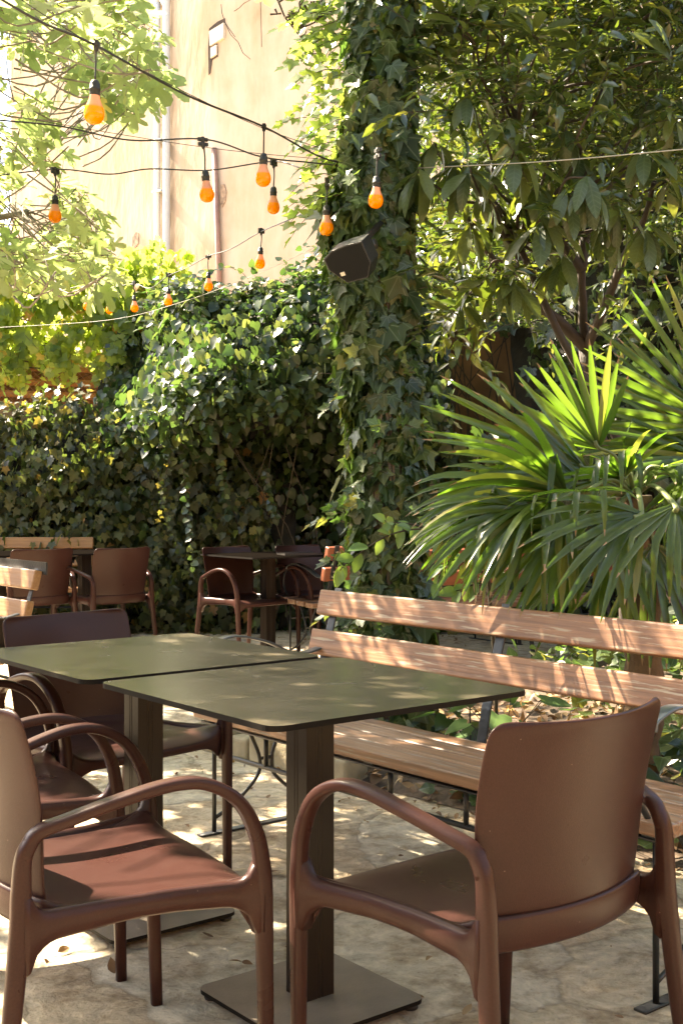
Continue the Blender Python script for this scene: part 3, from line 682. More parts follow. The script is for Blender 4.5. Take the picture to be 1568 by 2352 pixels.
# ------------------------------------------------------------------ tables
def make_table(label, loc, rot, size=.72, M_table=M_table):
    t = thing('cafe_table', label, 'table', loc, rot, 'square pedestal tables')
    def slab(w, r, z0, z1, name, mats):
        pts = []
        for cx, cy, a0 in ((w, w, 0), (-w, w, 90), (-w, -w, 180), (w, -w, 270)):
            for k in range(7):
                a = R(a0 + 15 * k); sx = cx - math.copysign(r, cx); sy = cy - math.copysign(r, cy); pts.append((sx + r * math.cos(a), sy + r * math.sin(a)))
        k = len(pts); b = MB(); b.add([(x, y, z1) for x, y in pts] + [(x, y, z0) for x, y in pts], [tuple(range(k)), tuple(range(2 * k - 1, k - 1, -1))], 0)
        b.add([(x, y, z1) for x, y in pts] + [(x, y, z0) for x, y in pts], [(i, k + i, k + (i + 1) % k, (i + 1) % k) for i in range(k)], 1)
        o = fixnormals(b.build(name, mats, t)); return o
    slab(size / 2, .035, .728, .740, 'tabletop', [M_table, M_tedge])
    slab(.192, .03, .016, .026, 'base_plate', [M_plate, M_tedge])
    # grooved pedestal column
    w = .0395; q = []
    for sx, sy in ((1, -1), (1, 1), (-1, 1), (-1, -1)):
        pass
    def side(n0, t0):
        L = []
        for f, d in ((-1, .0), (-.22, 0), (-.19, .0012), (-.13, .0012), (-.10, 0), (.06, 0), (.09, .0012), (.15, .0012), (.18, 0)):
            L.append(n0 * (w - d) + t0 * (w * f))
        return L
    X, Yv = Vector((1, 0, 0)), Vector((0, 1, 0)); ring = side(-Yv, X) + side(X, Yv) + side(Yv, -X) + side(-X, -Yv); k = len(ring)
    b = MB(); b.add([(p.x, p.y, .026) for p in ring] + [(p.x, p.y, .722) for p in ring], [(i, (i + 1) % k, k + (i + 1) % k, k + i) for i in range(k)]); fixnormals(b.build('leg', M_bronze, t))
    b = MB(); b.box(-.16, .16, -.03, .03, .718, .7275); b.box(-.03, .03, -.16, .16, .7165, .7268); b.build('top_bracket', M_black, t)
    for sx in (1, -1):
        for sy in (1, -1):
            b = MB(); b.lathe([(.016, 0), (.018, .004), (.018, .010), (.008, .0155)], 12); o = b.build('foot', M_rubber, t, True); o.location = (sx * .165, sy * .165, 0)
    return t
RT = math.atan2(-.60, .80) + R(90) * 0
RT = math.atan2(-.784, .62)
tb = make_table('square brown-topped table in the foreground between the two nearest armchairs', (-.073, 2.84, 0), RT)
GT = 'square pedestal tables'
dup(tb, (-.555, 3.425, 0), RT, 'square brown-topped table butted behind the foreground one, reaching the left edge', GT)
tf = make_table('far shaded table seen edge-on beside the red-slatted bench', (-.53, 8.80, .012), RT, M_table=M_tableshade)
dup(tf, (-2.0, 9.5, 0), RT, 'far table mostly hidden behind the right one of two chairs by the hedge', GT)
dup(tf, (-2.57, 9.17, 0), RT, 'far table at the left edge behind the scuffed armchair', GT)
# small tray on the far table
tr = thing('menu_tray', 'thin dark tray lying on the far table', 'tray', (-.30, 8.72, .7525), R(20))
b = MB(); b.box(-.14, .14, -.10, .10, 0, .006); b.box(-.14, .14, -.10, -.094, .006, .016); b.box(-.14, .14, .094, .10, .006, .016); b.build('tray_body', M_black, tr)

# ------------------------------------------------------------------ benches
def make_bench(label, loc, rot, L=1.98, wood=None, seatwood=None, topbar=False, arms=True):
    wood = wood or M_wood; seatwood = seatwood or M_woodseat
    t = thing('garden_bench', label, 'bench', loc, rot, 'wooden slat benches on iron frames')
    def slat(name, y, z, w, th, tilt, mat):
        """w along its face, th thick; tilt from horizontal"""
        c, s = math.cos(tilt), math.sin(tilt); b = MB()
        V = []
        for x in (0, L):
            for a, d in ((-w / 2, -th / 2), (w / 2, -th / 2), (w / 2, th / 2), (-w / 2, th / 2)):
                V.append((x - L / 2, a * c - d * s, a * s + d * c))
        b.add(V, [(0, 1, 2, 3), (7, 6, 5, 4), (0, 4, 5, 1), (1, 5, 6, 2), (2, 6, 7, 3), (3, 7, 4, 0)])
        o = bevel(fixnormals(b.build(name, mat, t)), .007, 3); o.location = (L / 2 - .03, y, z); return o
    TL = R(76)
    slat('back_slat', .585, .775, .095, .040, TL, wood); slat('back_slat', .545, .630, .095, .040, TL, wood)
    for k in range(4): slat('seat_slat', .052 + .110 * k, .425 - .007 * k, .086, .036, R(-2 if k else 4), seatwood)
    for xf in (.03, L / 2 - .10, L - .10):
        b = MB()
        # rear upright: flat bar leaning with the backrest, then down to the ground
        b.sweep([(xf, .56, 0), (xf, .50, .38), (xf, .525, .50), (xf, .622, .83)], (.020, .004), side=(1, 0, 0), n=8, power=6)
        b.sweep([(xf, .03, .398), (xf, .505, .385)], (.018, .004), side=(1, 0, 0), n=8, power=6)   # seat bearer
        fixnormals(b.build('back_support', M_iron, t))
    rod = .008
    for xf in ((.03, L - .10) if arms else ()):
        b = MB()
        b.tube([(xf, .06, 0), (xf, .06, .40)], rod, n=8)
        b.sweep([(xf, .0, .004), (xf, .58, .004)], (.018, .0035), side=(1, 0, 0), n=8, power=6)
        fa = [(.18, .39), (.22, .317), (.254, .236), (.24, .171), (.143, .092), (.062, .055)]
        b.tube(spline([(xf, y, z) for y, z in fa], 5), rod * .85, n=8); b.tube(spline([(xf, .56 - y, z) for y, z in fa], 5), rod * .85, n=8)
        b.tube([(xf, .254, .236), (xf, .306, .236)], rod * .8, n=6); b.tube([(xf, .52, 0), (xf, .50, .38)], rod, n=8)
        b.build('leg_frame', M_iron, t, True)
        b = MB(); b.sweep(spline([(xf, .56, .62), (xf, .42, .60), (xf, .28, .655), (xf, .14, .685), (xf, .05, .665), (xf, .035, .640)], 6), (.022, .004), side=(1, 0, 0), n=8, power=5)
        fixnormals(b.build('armrest', M_steelgrey, t, True))
        b = MB(); b.tube(spline([(xf, .045, .66), (xf, -.01, .60), (xf, -.02, .52), (xf, .03, .44), (xf, .05, .40)], 5), rod, n=8); b.build('arm_bracket', M_iron, t, True)
    b = MB(); b.tube([(.03, .06, .285), (L - .10, .06, .285)], rod, n=8)
    b.sweep([(.0, .04, .392), (L - .07, .04, .392)], (.016, .004), side=(0, 1, 0), n=8, power=6)
    for k in range(1, 6): x = .03 + (L - .13) * k / 6; b.tube([(x, .06, .285), (x, .06, .39)], rod, n=6)
    b.tube([(.03, .5, .30), (L - .10, .5, .30)], rod, n=8)
    b.build('stretcher', M_iron, t, True)
    if topbar:
        b = MB(); b.box(-.03, L, .617, .626, .80, .86); b.build('top_rail', M_iron, t)
    # bolts on the back of the uprights
    b = MB()
    for xf in (.03, L - .10):
        for y, z in ((.622, .785), (.610, .755), (.585, .648), (.572, .612)):
            b.tube([(xf, y - .010, z), (xf, y + .006, z)], .006, n=8)
    b.build('bolts', M_badge, t)
    return t
RB = math.atan2(-.774, .633)
make_bench('long weathered red-brown slat bench beside the foreground table under the palm', (-.509, 4.243, 0), RB)
make_bench('honey-coloured slat bench cut by the left edge with a dark metal top rail', (-3.14, 6.96, 0), RB, wood=M_woodnew, seatwood=M_woodnew, topbar=True)
make_bench('honey-coloured slat bench against the ivy hedge behind two armchairs', (-4.02, 9.62, 0), R(1), wood=M_woodnew, seatwood=M_woodnew)
RB2 = math.atan2(-.61, -.79)
make_bench('red slat bench seen from behind at the far table by the ivy trunk', (1.08, 10.05, 0), RB2, wood=M_woodred)
make_bench('shaded red slat bench mostly hidden behind the palm fronds', (1.714, 9.56, 0), RB2, wood=M_woodred)

# ------------------------------------------------------------------ string lights
GL = 'orange bulbs on the string lights'
def bulb_base():
    t = thing('light_bulb', '', 'light bulb', (0, 0, 0), 0, GL)
    b = MB(); prof = [(.0155, 0), (.0162, -.008), (.0185, -.018), (.0235, -.030), (.0285, -.042), (.0312, -.053), (.0316, -.061), (.0295, -.073), (.0235, -.083), (.0140, -.0895), (.004, -.092)]
    b.lathe(prof, 24); o = b.build('glass', M_bulb, t, True)
    b = MB(); b.lathe([(.006, .044), (.011, .041), (.0155, .032), (.0158, .020), (.0175, .019), (.0175, .012), (.0160, .011), (.0168, .001), (.0160, -.004)], 16); b.build('socket', M_rubber, t, True)
    return t
bulb0 = bulb_base()
first = [True]
def bulb(px, py, Y, label, cord=.07, cp=None):
    """px,py: the middle of the bulb's glass"""
    p = at(px, py, Y) + Vector((0, 0, .05))
    if first[0]: o = bulb0; o.location = p; o['label'] = label; first[0] = False
    else: o = dup(bulb0, p, 0, label, GL)
    b = MB(); b.tube(spline([(0, 0, .042), (.004, 0, .06 + cord * .5), (0, 0, .06 + cord)], 4), .0035, n=6); b.build('cord', M_cable, o, True)
    b = MB(); b.lathe([(.006, .056 + cord - .008), (.009, .06 + cord), (.0105, .06 + cord + .010), (.007, .06 + cord + .018)], 10); b.box(-.022, .022, -.006, .006, .06 + cord, .06 + cord + .014); b.build('connector', M_rubber, o)
    o.rotation_euler = (R(random.uniform(-3, 3)), R(random.uniform(-4, 4)), random.uniform(0, 3))
    return p + Vector((0, 0, .067 + cord))
a1 = bulb(218, 254, 3.75, 'nearest and largest orange bulb, hanging in front of the fig tree', .085)
a2 = bulb(605, 405, 4.95, 'orange bulb on the steep cable in front of the cream wall', .085)
b1 = bulb(473, 442, 5.1, 'orange bulb hanging beside the paired drainpipes', .105)
c1 = bulb(628, 472, 6.0, 'orange bulb just below and right of the steep cable bulb', .10)
c2 = bulb(127, 492, 5.9, 'orange bulb among the fig leaves at the left edge', .10)
d1 = bulb(598, 602, 7.6, 'orange bulb low over the hedge top under the brown pipe', .07)
d2 = bulb(479, 655, 8.7, 'small orange bulb at the hedge top below the thin brown pipe', .09)
d3 = bulb(387, 690, 9.3, 'small orange bulb over the sunny vine below the drainpipes', .07)
d4 = bulb(309, 705, 9.9, 'tiny orange bulb in the vine, right one of three in a row', .07)
d5 = bulb(252, 710, 10.4, 'tiny orange bulb in the vine, middle one of three in a row', .07)
d6 = bulb(200, 702, 10.8, 'tiny orange bulb in the vine, left one of three in a row', .07)
bulb(864, 456, 5.10, 'orange bulb resting against the ivy on the trunk', .06)
bulb(750, 520, 5.32, 'orange bulb half behind an ivy leaf above the loudspeaker', .06)
anchor = at(840, 382, 5.42)
def cable(pts, label, mat=M_cable, r=.0035, name='light_cable', n=8):
    t = thing(name, label, 'cable')
    b = MB(); b.tube(spline(pts, n), r, n=6); b.build('wire', mat, t, True); return t
cable([at(-60, -40, 3.5), at(90, 48, 3.6), a1, at(430, 219, 4.4), a2, at(740, 362, 5.3), anchor], 'black light cable running steeply from the top left corner to the ivy trunk', r=.0044)
cable([at(-60, 268, 4.6), at(0, 276, 4.7), at(140, 290, 4.85), at(300, 322, 5.0), b1, at(600, 360, 5.25), at(720, 374, 5.4), anchor + Vector((0, 0, -.01))], 'black light cable with the bulb beside the drainpipes')
cable([at(-60, 411, 5.8), c2, at(250, 400, 5.9), at(345, 388, 5.9), at(480, 391, 5.95), c1, at(700, 387, 5.7), at(760, 374, 5.5), anchor + Vector((.01, 0, .005))], 'wavy black light cable lowest of the three across the cream wall')
cable([at(765, 436, 5.5), at(690, 492, 6.4), d1, at(530, 572, 8.2), d2, at(430, 615, 9.0), d3, at(345, 662, 9.7), d4, d5, d6, at(60, 690, 11.2)], 'black light cable falling from the ivy trunk into the sunny vine', r=.0036)
cable([at(-60, -75, 3.5), at(222, 106, 3.75), at(598, 292, 4.95), anchor + Vector((0, 0, .02))], 'thin support wire just above the steep light cable', r=.0016, name='support_wire')
cable([at(-60, 252, 4.6), at(468, 338, 5.1), anchor + Vector((0, 0, .015))], 'thin support wire above the cable with the drainpipe bulb', r=.0014, name='support_wire')
cable([at(775, 543, 5.4), at(600, 625, 6.8), at(420, 693, 8.2), at(250, 735, 9.2), at(0, 752, 10.0), at(-80, 756, 10.2)], 'pale slack wire from the loudspeaker across the vine to the left', M_wirepale, .0015, 'support_wire')
cable([at(960, 386, 5.3), at(1250, 371, 4.9), at(1568, 343, 4.5), at(1700, 330, 4.3)], 'pale straight wire crossing the dark tree on the right', M_wirepale, .0024, 'support_wire')

# ------------------------------------------------------------------ loudspeaker
def speaker():
    t = thing('loudspeaker', 'black wedge loudspeaker fixed to the ivy-covered trunk', 'loudspeaker', at(815, 590, 5.05), R(-24))
    t.rotation_euler = (R(33), R(-9), R(-32))
    w, h, d = .098, .078, .075
    # front outline (octagonal), rear smaller
    fr = [(-w, .62 * h), (-w * .55, h * .92), (w * .2, h), (w, h * .95), (w, -.30 * h), (w * .62, -h), (-w * .40, -h), (-w, .0 * h)]
    b = MB(); k = len(fr)
    V = [(x, -d, z) for x, z in fr] + [(x, d * .15, z * .98) for x, z in fr] + [(x * .62, d, z * .72) for x, z in fr]
    F = [tuple(range(k))] + [(i, (i + 1) % k, k + (i + 1) % k, k + i) for i in range(k)] + [(k + i, k + (i + 1) % k, 2 * k + (i + 1) % k, 2 * k + i) for i in range(k)] + [tuple(range(3 * k - 1, 2 * k - 1, -1))]
    b.add(V, F); bevel(fixnormals(b.build('cabinet', M_speaker, t)), .0025, 2)
    b = MB(); V = [(x * .93, -d - .003, z * .92) for x, z in fr] + [(x * .93, -d + .002, z * .92) for x, z in fr]
    b.add(V, [tuple(range(k))] + [(i, (i + 1) % k, k + (i + 1) % k, k + i) for i in range(k)]); fixnormals(b.build('grille', M_grille, t))
    b = MB(); b.box(-.050, -.030, -d - .006, -d - .0035, -.040, -.024); b.build('badge', M_badge, t)
    b = MB(); b.tube([(0, d, 0), (0, d + .10, .02), (0, d + .25, .02)], .014, n=8); b.tube([(w * .75, .03, .02), (w * .98, .03, .02)], .022, n=14); b.build('bracket', M_black, t, True)
speaker()

# ------------------------------------------------------------------ ivy-covered trunk
def ivy_trunk():
    cx, cy = .185, 5.45
    t = thing('ivy_covered_trunk', 'tall tree trunk wrapped in dark lobed ivy beside the loudspeaker', 'tree', (0, 0, 0))
    b = MB(); pts = spline([(cx + .04, cy, -.02), (cx + .03, cy, 1.2), (cx - .02, cy + .02, 2.4), (cx + .02, cy, 3.6), (cx + .05, cy, 4.6)], 6)
    b.tube(pts, .10, .07, n=14); b.build('trunk', M_bark, t, True)
    pl = Plant()
    n = 7600; Z = rng.uniform(0, 4.3, n); th = rng.uniform(0, 2 * np.pi, n)
    ccx = cx + np.interp(Z, [0, .6, 1.3, 2.2, 3.0, 4.3], [.06, .05, .03, -.02, .0, .03])
    rad = np.interp(Z, [0, .5, .9, 1.6, 2.3, 3.0, 4.3], [.15, .12, .11, .118, .120, .116, .105]) * (1 + .22 * fbm(np.stack([np.cos(th) * .6, np.sin(th) * .6, Z], 1), 2.2, 5))
    # shaggier on the left and bare gaps on the right side
    left = np.clip(-np.cos(th), 0, 1)
    rad = rad + left * .05 * np.clip(fbm(np.stack([Z, Z * 0 + 1], 1), 3.2, 8) + .3, 0, 2)
    N = np.stack([np.cos(th), np.sin(th), 0 * th], 1)
    P = np.stack([ccx, np.full(n, cy), Z], 1) + N * (rad + rng.normal(0, .022, n))[:, None]
    NN = norm(N + np.array([0, 0, .45]) + rng.normal(0, .28, (n, 3)))
    T = np.stack([rng.normal(0, .45, n), rng.normal(0, .25, n), -np.ones(n)], 1)
    pl.many(P, T, NN, np.where(rng.random(n) < .8, .078, .10) * np.exp(rng.normal(0, .3, n)).clip(.5, 1.45))
    # sprays sticking out, mainly to the left near the top
    for _ in range(70):
        z = rng.uniform(.1, 4.0); a = rng.choice([math.pi, math.pi * 1.3, math.pi * 1.65, 0]) + rng.normal(0, .4)
        p = np.array([cx + math.cos(a) * .17, cy + math.sin(a) * .17, z]); pl.sprig(p, (math.cos(a), math.sin(a), rng.uniform(-.2, .6)), rng.uniform(.08, .22), 5, .06, 1.0, up=(math.cos(a), math.sin(a), .6))
    p2 = Plant()
    for _ in range(75):
        q = at(rng.uniform(690, 790), rng.uniform(-60, 470), rng.uniform(5.3, 5.9)); lim = 690 + max(0, abs(250 - topx(np.array(q))[1]) - 230) * .4
        p2.sprig(np.array(q) + np.array([.12, 0, .03]), (-1, rng.normal(0, .5), rng.uniform(-.3, .5)), rng.uniform(.15, .3), 7, .062, .9, up=(-.2, -.5, .7))
    for px, py in ((668, 135), (690, 170), (715, 100), (700, 60), (740, 210)):
        q = np.array(at(px, py, 5.3)); p2.sprig(q + np.array([.14, .02, .03]), (-1, -.1, .05), .2, 7, .065, 1.0, up=(-.2, -.6, .6))
    p2.build(t, T_ivy, M_ivylit, M_twig, 'sunlit_foliage', 'ivy_stem', merge=True)
    pl.build(t, T_ivy, M_ivy, M_twig, 'ivy_foliage', 'ivy_stem', merge=True)
    b = MB()
    for k in range(16):
        a = rng.uniform(math.pi, 2 * math.pi); r = .12
        pts = [(cx + .02 + math.cos(a + .3 * math.sin(z * 2 + k)) * r, cy + math.sin(a + .3 * math.sin(z * 2 + k)) * r, z) for z in np.linspace(0, 4.2, 16)]
        b.tube(pts, .010, .005, n=5)
    b.build('creeping_stem', M_bark, t, True)
ivy_trunk()

# ------------------------------------------------------------------ hedges
def backing(fn, x0, x1, z0, z1, off, name, parent, mat=None, step=.14, zc=None):  # dark sheet behind the leaves, interior shade held in its colour
    b = MB(); nx = int((x1 - x0) / step) + 1; nz = int((z1 - z0) / step) + 1
    X, Z = np.meshgrid(np.linspace(x0, x1, nx), np.linspace(z0, z1, nz))
    if zc is not None: Z = np.minimum(Z, zc(X))
    Y = fn(X, Z) + off
    V = [(X[j, i], Y[j, i], Z[j, i]) for j in range(nz) for i in range(nx)]
    F = [(j * nx + i, j * nx + i + 1, (j + 1) * nx + i + 1, (j + 1) * nx + i) for j in range(nz - 1) for i in range(nx - 1)]
    b.add(V, F); o = fixnormals(b.build(name, mat or M_backing, parent, True)); m = o.modifiers.new('thickness', 'SOLIDIFY'); m.thickness = .12; m.offset = 0
    return o
def ivy_hedge():
    t = thing('ivy_hedge', 'olive-green ivy hedge on the left wall behind the two far armchairs', 'hedge')
    top = lambda X: 1.93 + .12 * np.sin(X * 2.1) + .10 * np.sin(X * 5.3 + 1) + np.clip(-X - 3.2, 0, 1) * .15 - .22 * np.clip((X + 2.6) / .5, 0, 1) * np.clip((-1.4 - X) / .4, 0, 1)
    fn = lambda X, Z: 10.42 + .24 * fbm(np.stack([X, Z], -1), 1.8, 21) + .75 * np.clip(Z - 1.35, 0, 1) - .12 * np.clip(.5 - Z, 0, 1)
    backing(fn, -7, -.4, 0, 1.9, .34, 'branches', t, zc=lambda X: top(X) - .16)  # painted-dark backing sheet, no separate branches
    P, T, N, S = surface_leaves(fn, -5.2, -.6, .0, 2.3, 15500, .069, keep=lambda P: P[:, 2] < top(P[:, 0]), depth=.26, up=.6, tilt=.62)
    pl = Plant(); pl.many(P, T, N, S)
    for _ in range(90):
        x = rng.uniform(-4.6, -1.2); z = float(top(np.array(x))) - .05; pl.sprig((x, 10.6, z), (rng.normal(0, .6), -.4, 1), rng.uniform(.12, .3), 6, .06, 1.0, up=(0, -.5, .8))
    for x in np.linspace(-1.55, -1.30, 3):     # hanging young shoots
        pl.sprig((x, 10.2, rng.uniform(1.3, 1.6)), (.05, -.05, -1), 1.0, 26, .055, .0, up=(0, -1, .2))
    pl.build(t, T_ivy, M_ivywall, M_twig, merge=True)
ivy_hedge()
def creeper():
    t = thing('creeper_hedge', 'bulging blue-green creeper with heart-shaped leaves overhanging a dark hollow', 'hedge')
    sm = lambda x, a, b: np.clip((x - a) / (b - a), 0, 1) ** 2 * (3 - 2 * np.clip((x - a) / (b - a), 0, 1))
    def fn(X, Z):
        bul = sm(X, -2.0, -1.1) * sm(Z, 1.35 - .12 * np.sin(X * 3), 2.0) * 1.5
        return 10.75 - bul + .26 * fbm(np.stack([X, Z], -1), 2.0, 33) + np.clip(Z - 1.95, 0, 2) * 1.15
    def top(X): return np.interp(X, [-2.3, -1.8, -1.3, -.9, -.5, -.25, .0, .3], [2.55, 2.95, 2.98, 2.90, 2.95, 3.15, 3.4, 3.5])
    backing(fn, -2.3, .9, 0, 3.4, .42, 'branches', t, zc=lambda X: top(X) - .2)  # one dark sheet for the shaded inside of the creeper
    pl = Plant()
    keep = lambda P: (P[:, 2] < top(P[:, 0]) + .08 * fbm(P[:, :2], 3, 2)) & (rng.random(len(P)) < np.where((P[:, 2] < 1.5) & (P[:, 0] > -1.3), .75, 1.0))
    P, T, N, S = surface_leaves(fn, -2.15, .85, .0, 3.5, 17500, .071, keep=keep, depth=.30, up=.55, tilt=.62); pl.many(P, T, N, S)
    for _ in range(230):
        x = rng.uniform(-2.1, .2); z = float(top(np.array(x))) + rng.normal(-.12, .08); y = float(fn(np.array(x), np.array(z)))
        pl.sprig((x, y, z), (rng.normal(0, .6), rng.normal(-.4, .5), .8), rng.uniform(.12, .34), 7, .066, 1.2, up=(0, -.4, .9))
    for _ in range(130):
        x = rng.uniform(-1.9, .1); z = rng.uniform(1.5, 2.6); y = float(fn(np.array(x), np.array(z)))
        pl.sprig((x, y, z), (rng.normal(0, .5), -1, rng.normal(.1, .4)), rng.uniform(.12, .3), 7, .07, 1.6, up=(0, -.6, .8))
    for x, z0, l in ((-1.30, 1.45, .9), (-1.0, 1.5, .5), (-.62, 1.4, .45)): pl.sprig((x, 9.95, z0), (.03, -.05, -1), l, 22, .06, 0, up=(0, -1, .3))
    b = pl.tw
    for _ in range(9):
        x = rng.uniform(-.9, .4); b.tube(spline([(x, 10.5, 0), (x + rng.normal(0, .2), 10.3, .7), (x + rng.normal(0, .3), 10.0, 1.6)], 4), .008, .004, n=4)
    pl.build(t, T_heart, M_vine, M_twig)
creeper()
def sunny_vine():
    t = thing('grape_vine', 'sunlit yellow-green vine spilling over the timber shed roof', 'vine')
    fn = lambda X, Z: 11.9 - .35 * np.sin(np.clip((Z - 2.4) / 1.2, 0, 1) * 3.1) + .2 * fbm(np.stack([X, Z], -1), 1.6, 44)
    pl = Plant()
    bot = lambda X: 2.45 + .10 * np.sin(X * 4) + .06 * np.sin(X * 11)
    P, T, N, S = surface_leaves(fn, -4.8, -1.45, 2.3, 3.75, 4200, .095, depth=.3, up=.5, tilt=.7, keep=lambda P: (P[:, 2] > bot(P[:, 0])) & (P[:, 2] < 3.4 + .25 * fbm(P[:, :2], 2, 4))); pl.many(P, T, N, S)
    for _ in range(90):
        x = rng.uniform(-4.4, -1.6); pl.sprig((x, 11.5 + rng.normal(0, .15), 2.6 + rng.normal(0, .12)), (rng.normal(0, .4), -.3, -.8), rng.uniform(.15, .35), 7, .085, .3, up=(0, -.8, .4))
    for _ in range(40):
        pts = [(rng.uniform(-4.6, -1.6), 11.8, rng.uniform(2.5, 3.2))]; 
        for _ in range(4): q = pts[-1]; pts.append((q[0] + rng.normal(.1, .3), q[1] + rng.normal(0, .08), q[2] + rng.normal(0, .12)))
        pl.tw.tube(pts, .008, .005, n=4)
    pl.build(t, T_grape, M_sunvine, M_twig)
sunny_vine()
def shade_ivy():
    t = thing('ivy_bank', 'deep-shaded ivy bank on the garden wall behind the palm', 'hedge')
    fn = lambda X, Z: 10.3 - .9 * np.clip((X - 1.2) / 1.6, 0, 1) + .25 * fbm(np.stack([X, Z], -1), 1.4, 51)
    gap = lambda P: ~((P[:, 0] > .75) & (P[:, 0] < 1.55) & (P[:, 2] > 1.75) & (P[:, 2] < 2.75) & (fbm(P[:, [0, 2]], 2.2, 9) > -.25))
    backing(fn, 1.5, 6.5, 0, 4.7, .35, 'branches', t)  # dark sheet standing for shade behind the bank's leaves
    P, T, N, S = surface_leaves(fn, .4, 4.6, .0, 5.0, 8000, .095, keep=gap, depth=.25, up=.5, tilt=.5); pl = Plant(); pl.many(P, T, N, S)
    for _ in range(40):
        x = rng.uniform(.5, 2.2); pl.tw.tube(spline([(x, 10.9, 0), (x + rng.normal(0, .3), 10.9, 1.5), (x + rng.normal(0, .4), 10.85, 3.2)], 4), .012, .006, n=4)
    pl.build(t, T_ivy, M_ivy, M_twig, merge=True)
shade_ivy()

# ------------------------------------------------------------------ trees
def branch(mb, a, b, r0, r1, wob=.12, n=5):
    a, b = Vector(a), Vector(b); L = (b - a).length
    pts = [a] + [a.lerp(b, k / n) + Vector(rng.normal(0, wob * L / n, 3)) for k in range(1, n)] + [b]
    sp = spline(pts, 4); mb.tube(sp, r0, r1, n=7); return sp
def fig_tree():
    t = thing('fig_tree', 'fig tree with big lobed leaves spreading over the upper left', 'tree', (0, 0, 0))
    tr = MB(); base = Vector((-3.9, 6.3, 0))
    trunk = branch(tr, base, (-3.7, 6.2, 2.0), .13, .10, .05)
    limbs = []
    for e in ((-2.4, 6.6, 3.4), (-1.9, 7.4, 2.9), (-3.0, 4.4, 3.8), (-2.6, 3.0, 3.9), (-3.6, 8.6, 4.2), (-1.7, 5.8, 4.3), (-2.3, 1.2, 4.2), (-4.6, 4.0, 4.6), (-3.2, 7.6, 3.3), (-2.0, 6.4, 2.55)):
        limbs += branch(tr, trunk[-1], e, .06, .018, .25, 6)
    hub = (-2.6, 1.0, 4.5); limbs += branch(tr, (-4.6, 4.0, 4.6), hub, .06, .05, .1, 4)
    for e in ((1.6, 2.0, 4.9), (3.6, 4.0, 5.0), (.6, -2.4, 4.8), (-2.0, -4.6, 4.7), (3.2, -3.2, 4.9), (2.6, .4, 4.9)): limbs += branch(tr, hub, e, .045, .018, .12, 6)  # limbs for the unseen crown added behind the viewer
    LA = np.array([tuple(p) for p in limbs])
    sil = lambda y: np.interp(y, [-400, 0, 30, 65, 125, 160, 220, 245, 290, 345, 365, 400, 435, 480, 520, 560, 600, 650, 700, 740], [430, 410, 420, 395, 400, 412, 395, 300, 285, 305, 310, 285, 262, 245, 285, 300, 330, 345, 300, 220])
    pl = Plant(); n = 0; tw = []
    def tip(p, nl, size):
        p = np.array(p); k = LA[np.argmin(np.linalg.norm(LA - p, axis=1) * rng.uniform(.6, 1.5, len(LA)))] + rng.normal(0, .015, 3); d = p - k; L = np.linalg.norm(d)
        if L > .55: k = p - d / L * .55 + rng.normal(0, .08, 3)
        mid = (k + p) / 2 + np.array([0, 0, -.06]) + rng.normal(0, .04, 3); pl.tw.tube(spline([k, mid, p], 3), .0048, .0038, n=4)
        ax = (p - mid) / np.linalg.norm(p - mid)
        for i in range(nl):
            a = 2.4 * i + rng.uniform(0, 1); s1 = np.cross(ax, [0, 0, 1.]); s1 /= np.linalg.norm(s1); s2 = np.cross(s1, ax)
            dr = s1 * math.cos(a) + s2 * math.sin(a); q = p - ax * rng.uniform(0, .16); pet = q + dr * rng.uniform(.03, .09) + np.array([0, 0, .01])
            pl.tw.tube([q, pet], .0022, .0018, n=3)
            tdir = dr * .8 + ax * .2 + np.array([0, 0, -.75]) + rng.normal(0, .2, 3); nr = dr * .55 + np.array([0, 0, .8]) + rng.normal(0, .3, 3)
            pl.leaf(pet, tdir, nr, size * rng.uniform(.6, 1.2))
    cnt = 0
    while cnt < 640:          # the crown as it shows in the picture: between 4.6 and 8.6 m
        Y = rng.uniform(4.6, 8.8); y = rng.uniform(-150, 640); x = rng.uniform(-500, 420)
        lim = sil(np.array(y)) - 40
        if x > lim: continue
        # holes where sky and wall show
        h = fbm(np.array([x / 130., y / 130.]), 1.0, 61)
        if h > .0 and y < 560 and rng.random() < .92: continue
        if x < 150 and 20 < y < 260 and rng.random() < .88: continue
        if abs(x - 135) < 85 and 370 < y < 580 and Y < 6.4: continue
        p = at(x, y, Y)
        tip(p, 5, .112); cnt += 1
    cnt = 0
    while cnt < 120:          # unseen dense bough added to keep the sun off the tables
        p = np.array([rng.uniform(-3.4, -2.0), rng.uniform(3.9, 5.3), rng.uniform(3.1, 3.9)])
        px, py = topx(p)
        if (px > -60 and py > -60) or p[0] < -2.62 - .9 * (p[1] - 4.2): continue
        tip(p, 6, .15); cnt += 1
    cnt = 0
    while cnt < 520:          # unseen crown added over and behind the viewer to cut sky light
        p = np.array([rng.uniform(-4.2, 4.6), rng.uniform(-6, 5.2), rng.uniform(3.9, 5.3)])
        if p[1] > -.5 and p[0] < .4: continue
        if fbm(p[:2], 1.1, 77) > .30: continue
        tip(p, 6, .19); cnt += 1
    cnt = 0
    while cnt < 330:          # boughs over the terrace, outside the frame
        p = np.array([rng.uniform(-5.2, .6), rng.uniform(-1.5, 7.6), rng.uniform(2.7, 4.6)])
        px, py = topx(p)
        if p[1] > .3 and px > -60 and py > -60: continue
        if fbm(p[:2], 1.3, 71) > .22: continue
        tip(p, 6, .155); cnt += 1
    tr.build('trunk', M_figbark, t, True)
    pl.build(t, T_fig, M_fig, M_figbark, 'crown', 'twig')
fig_tree()
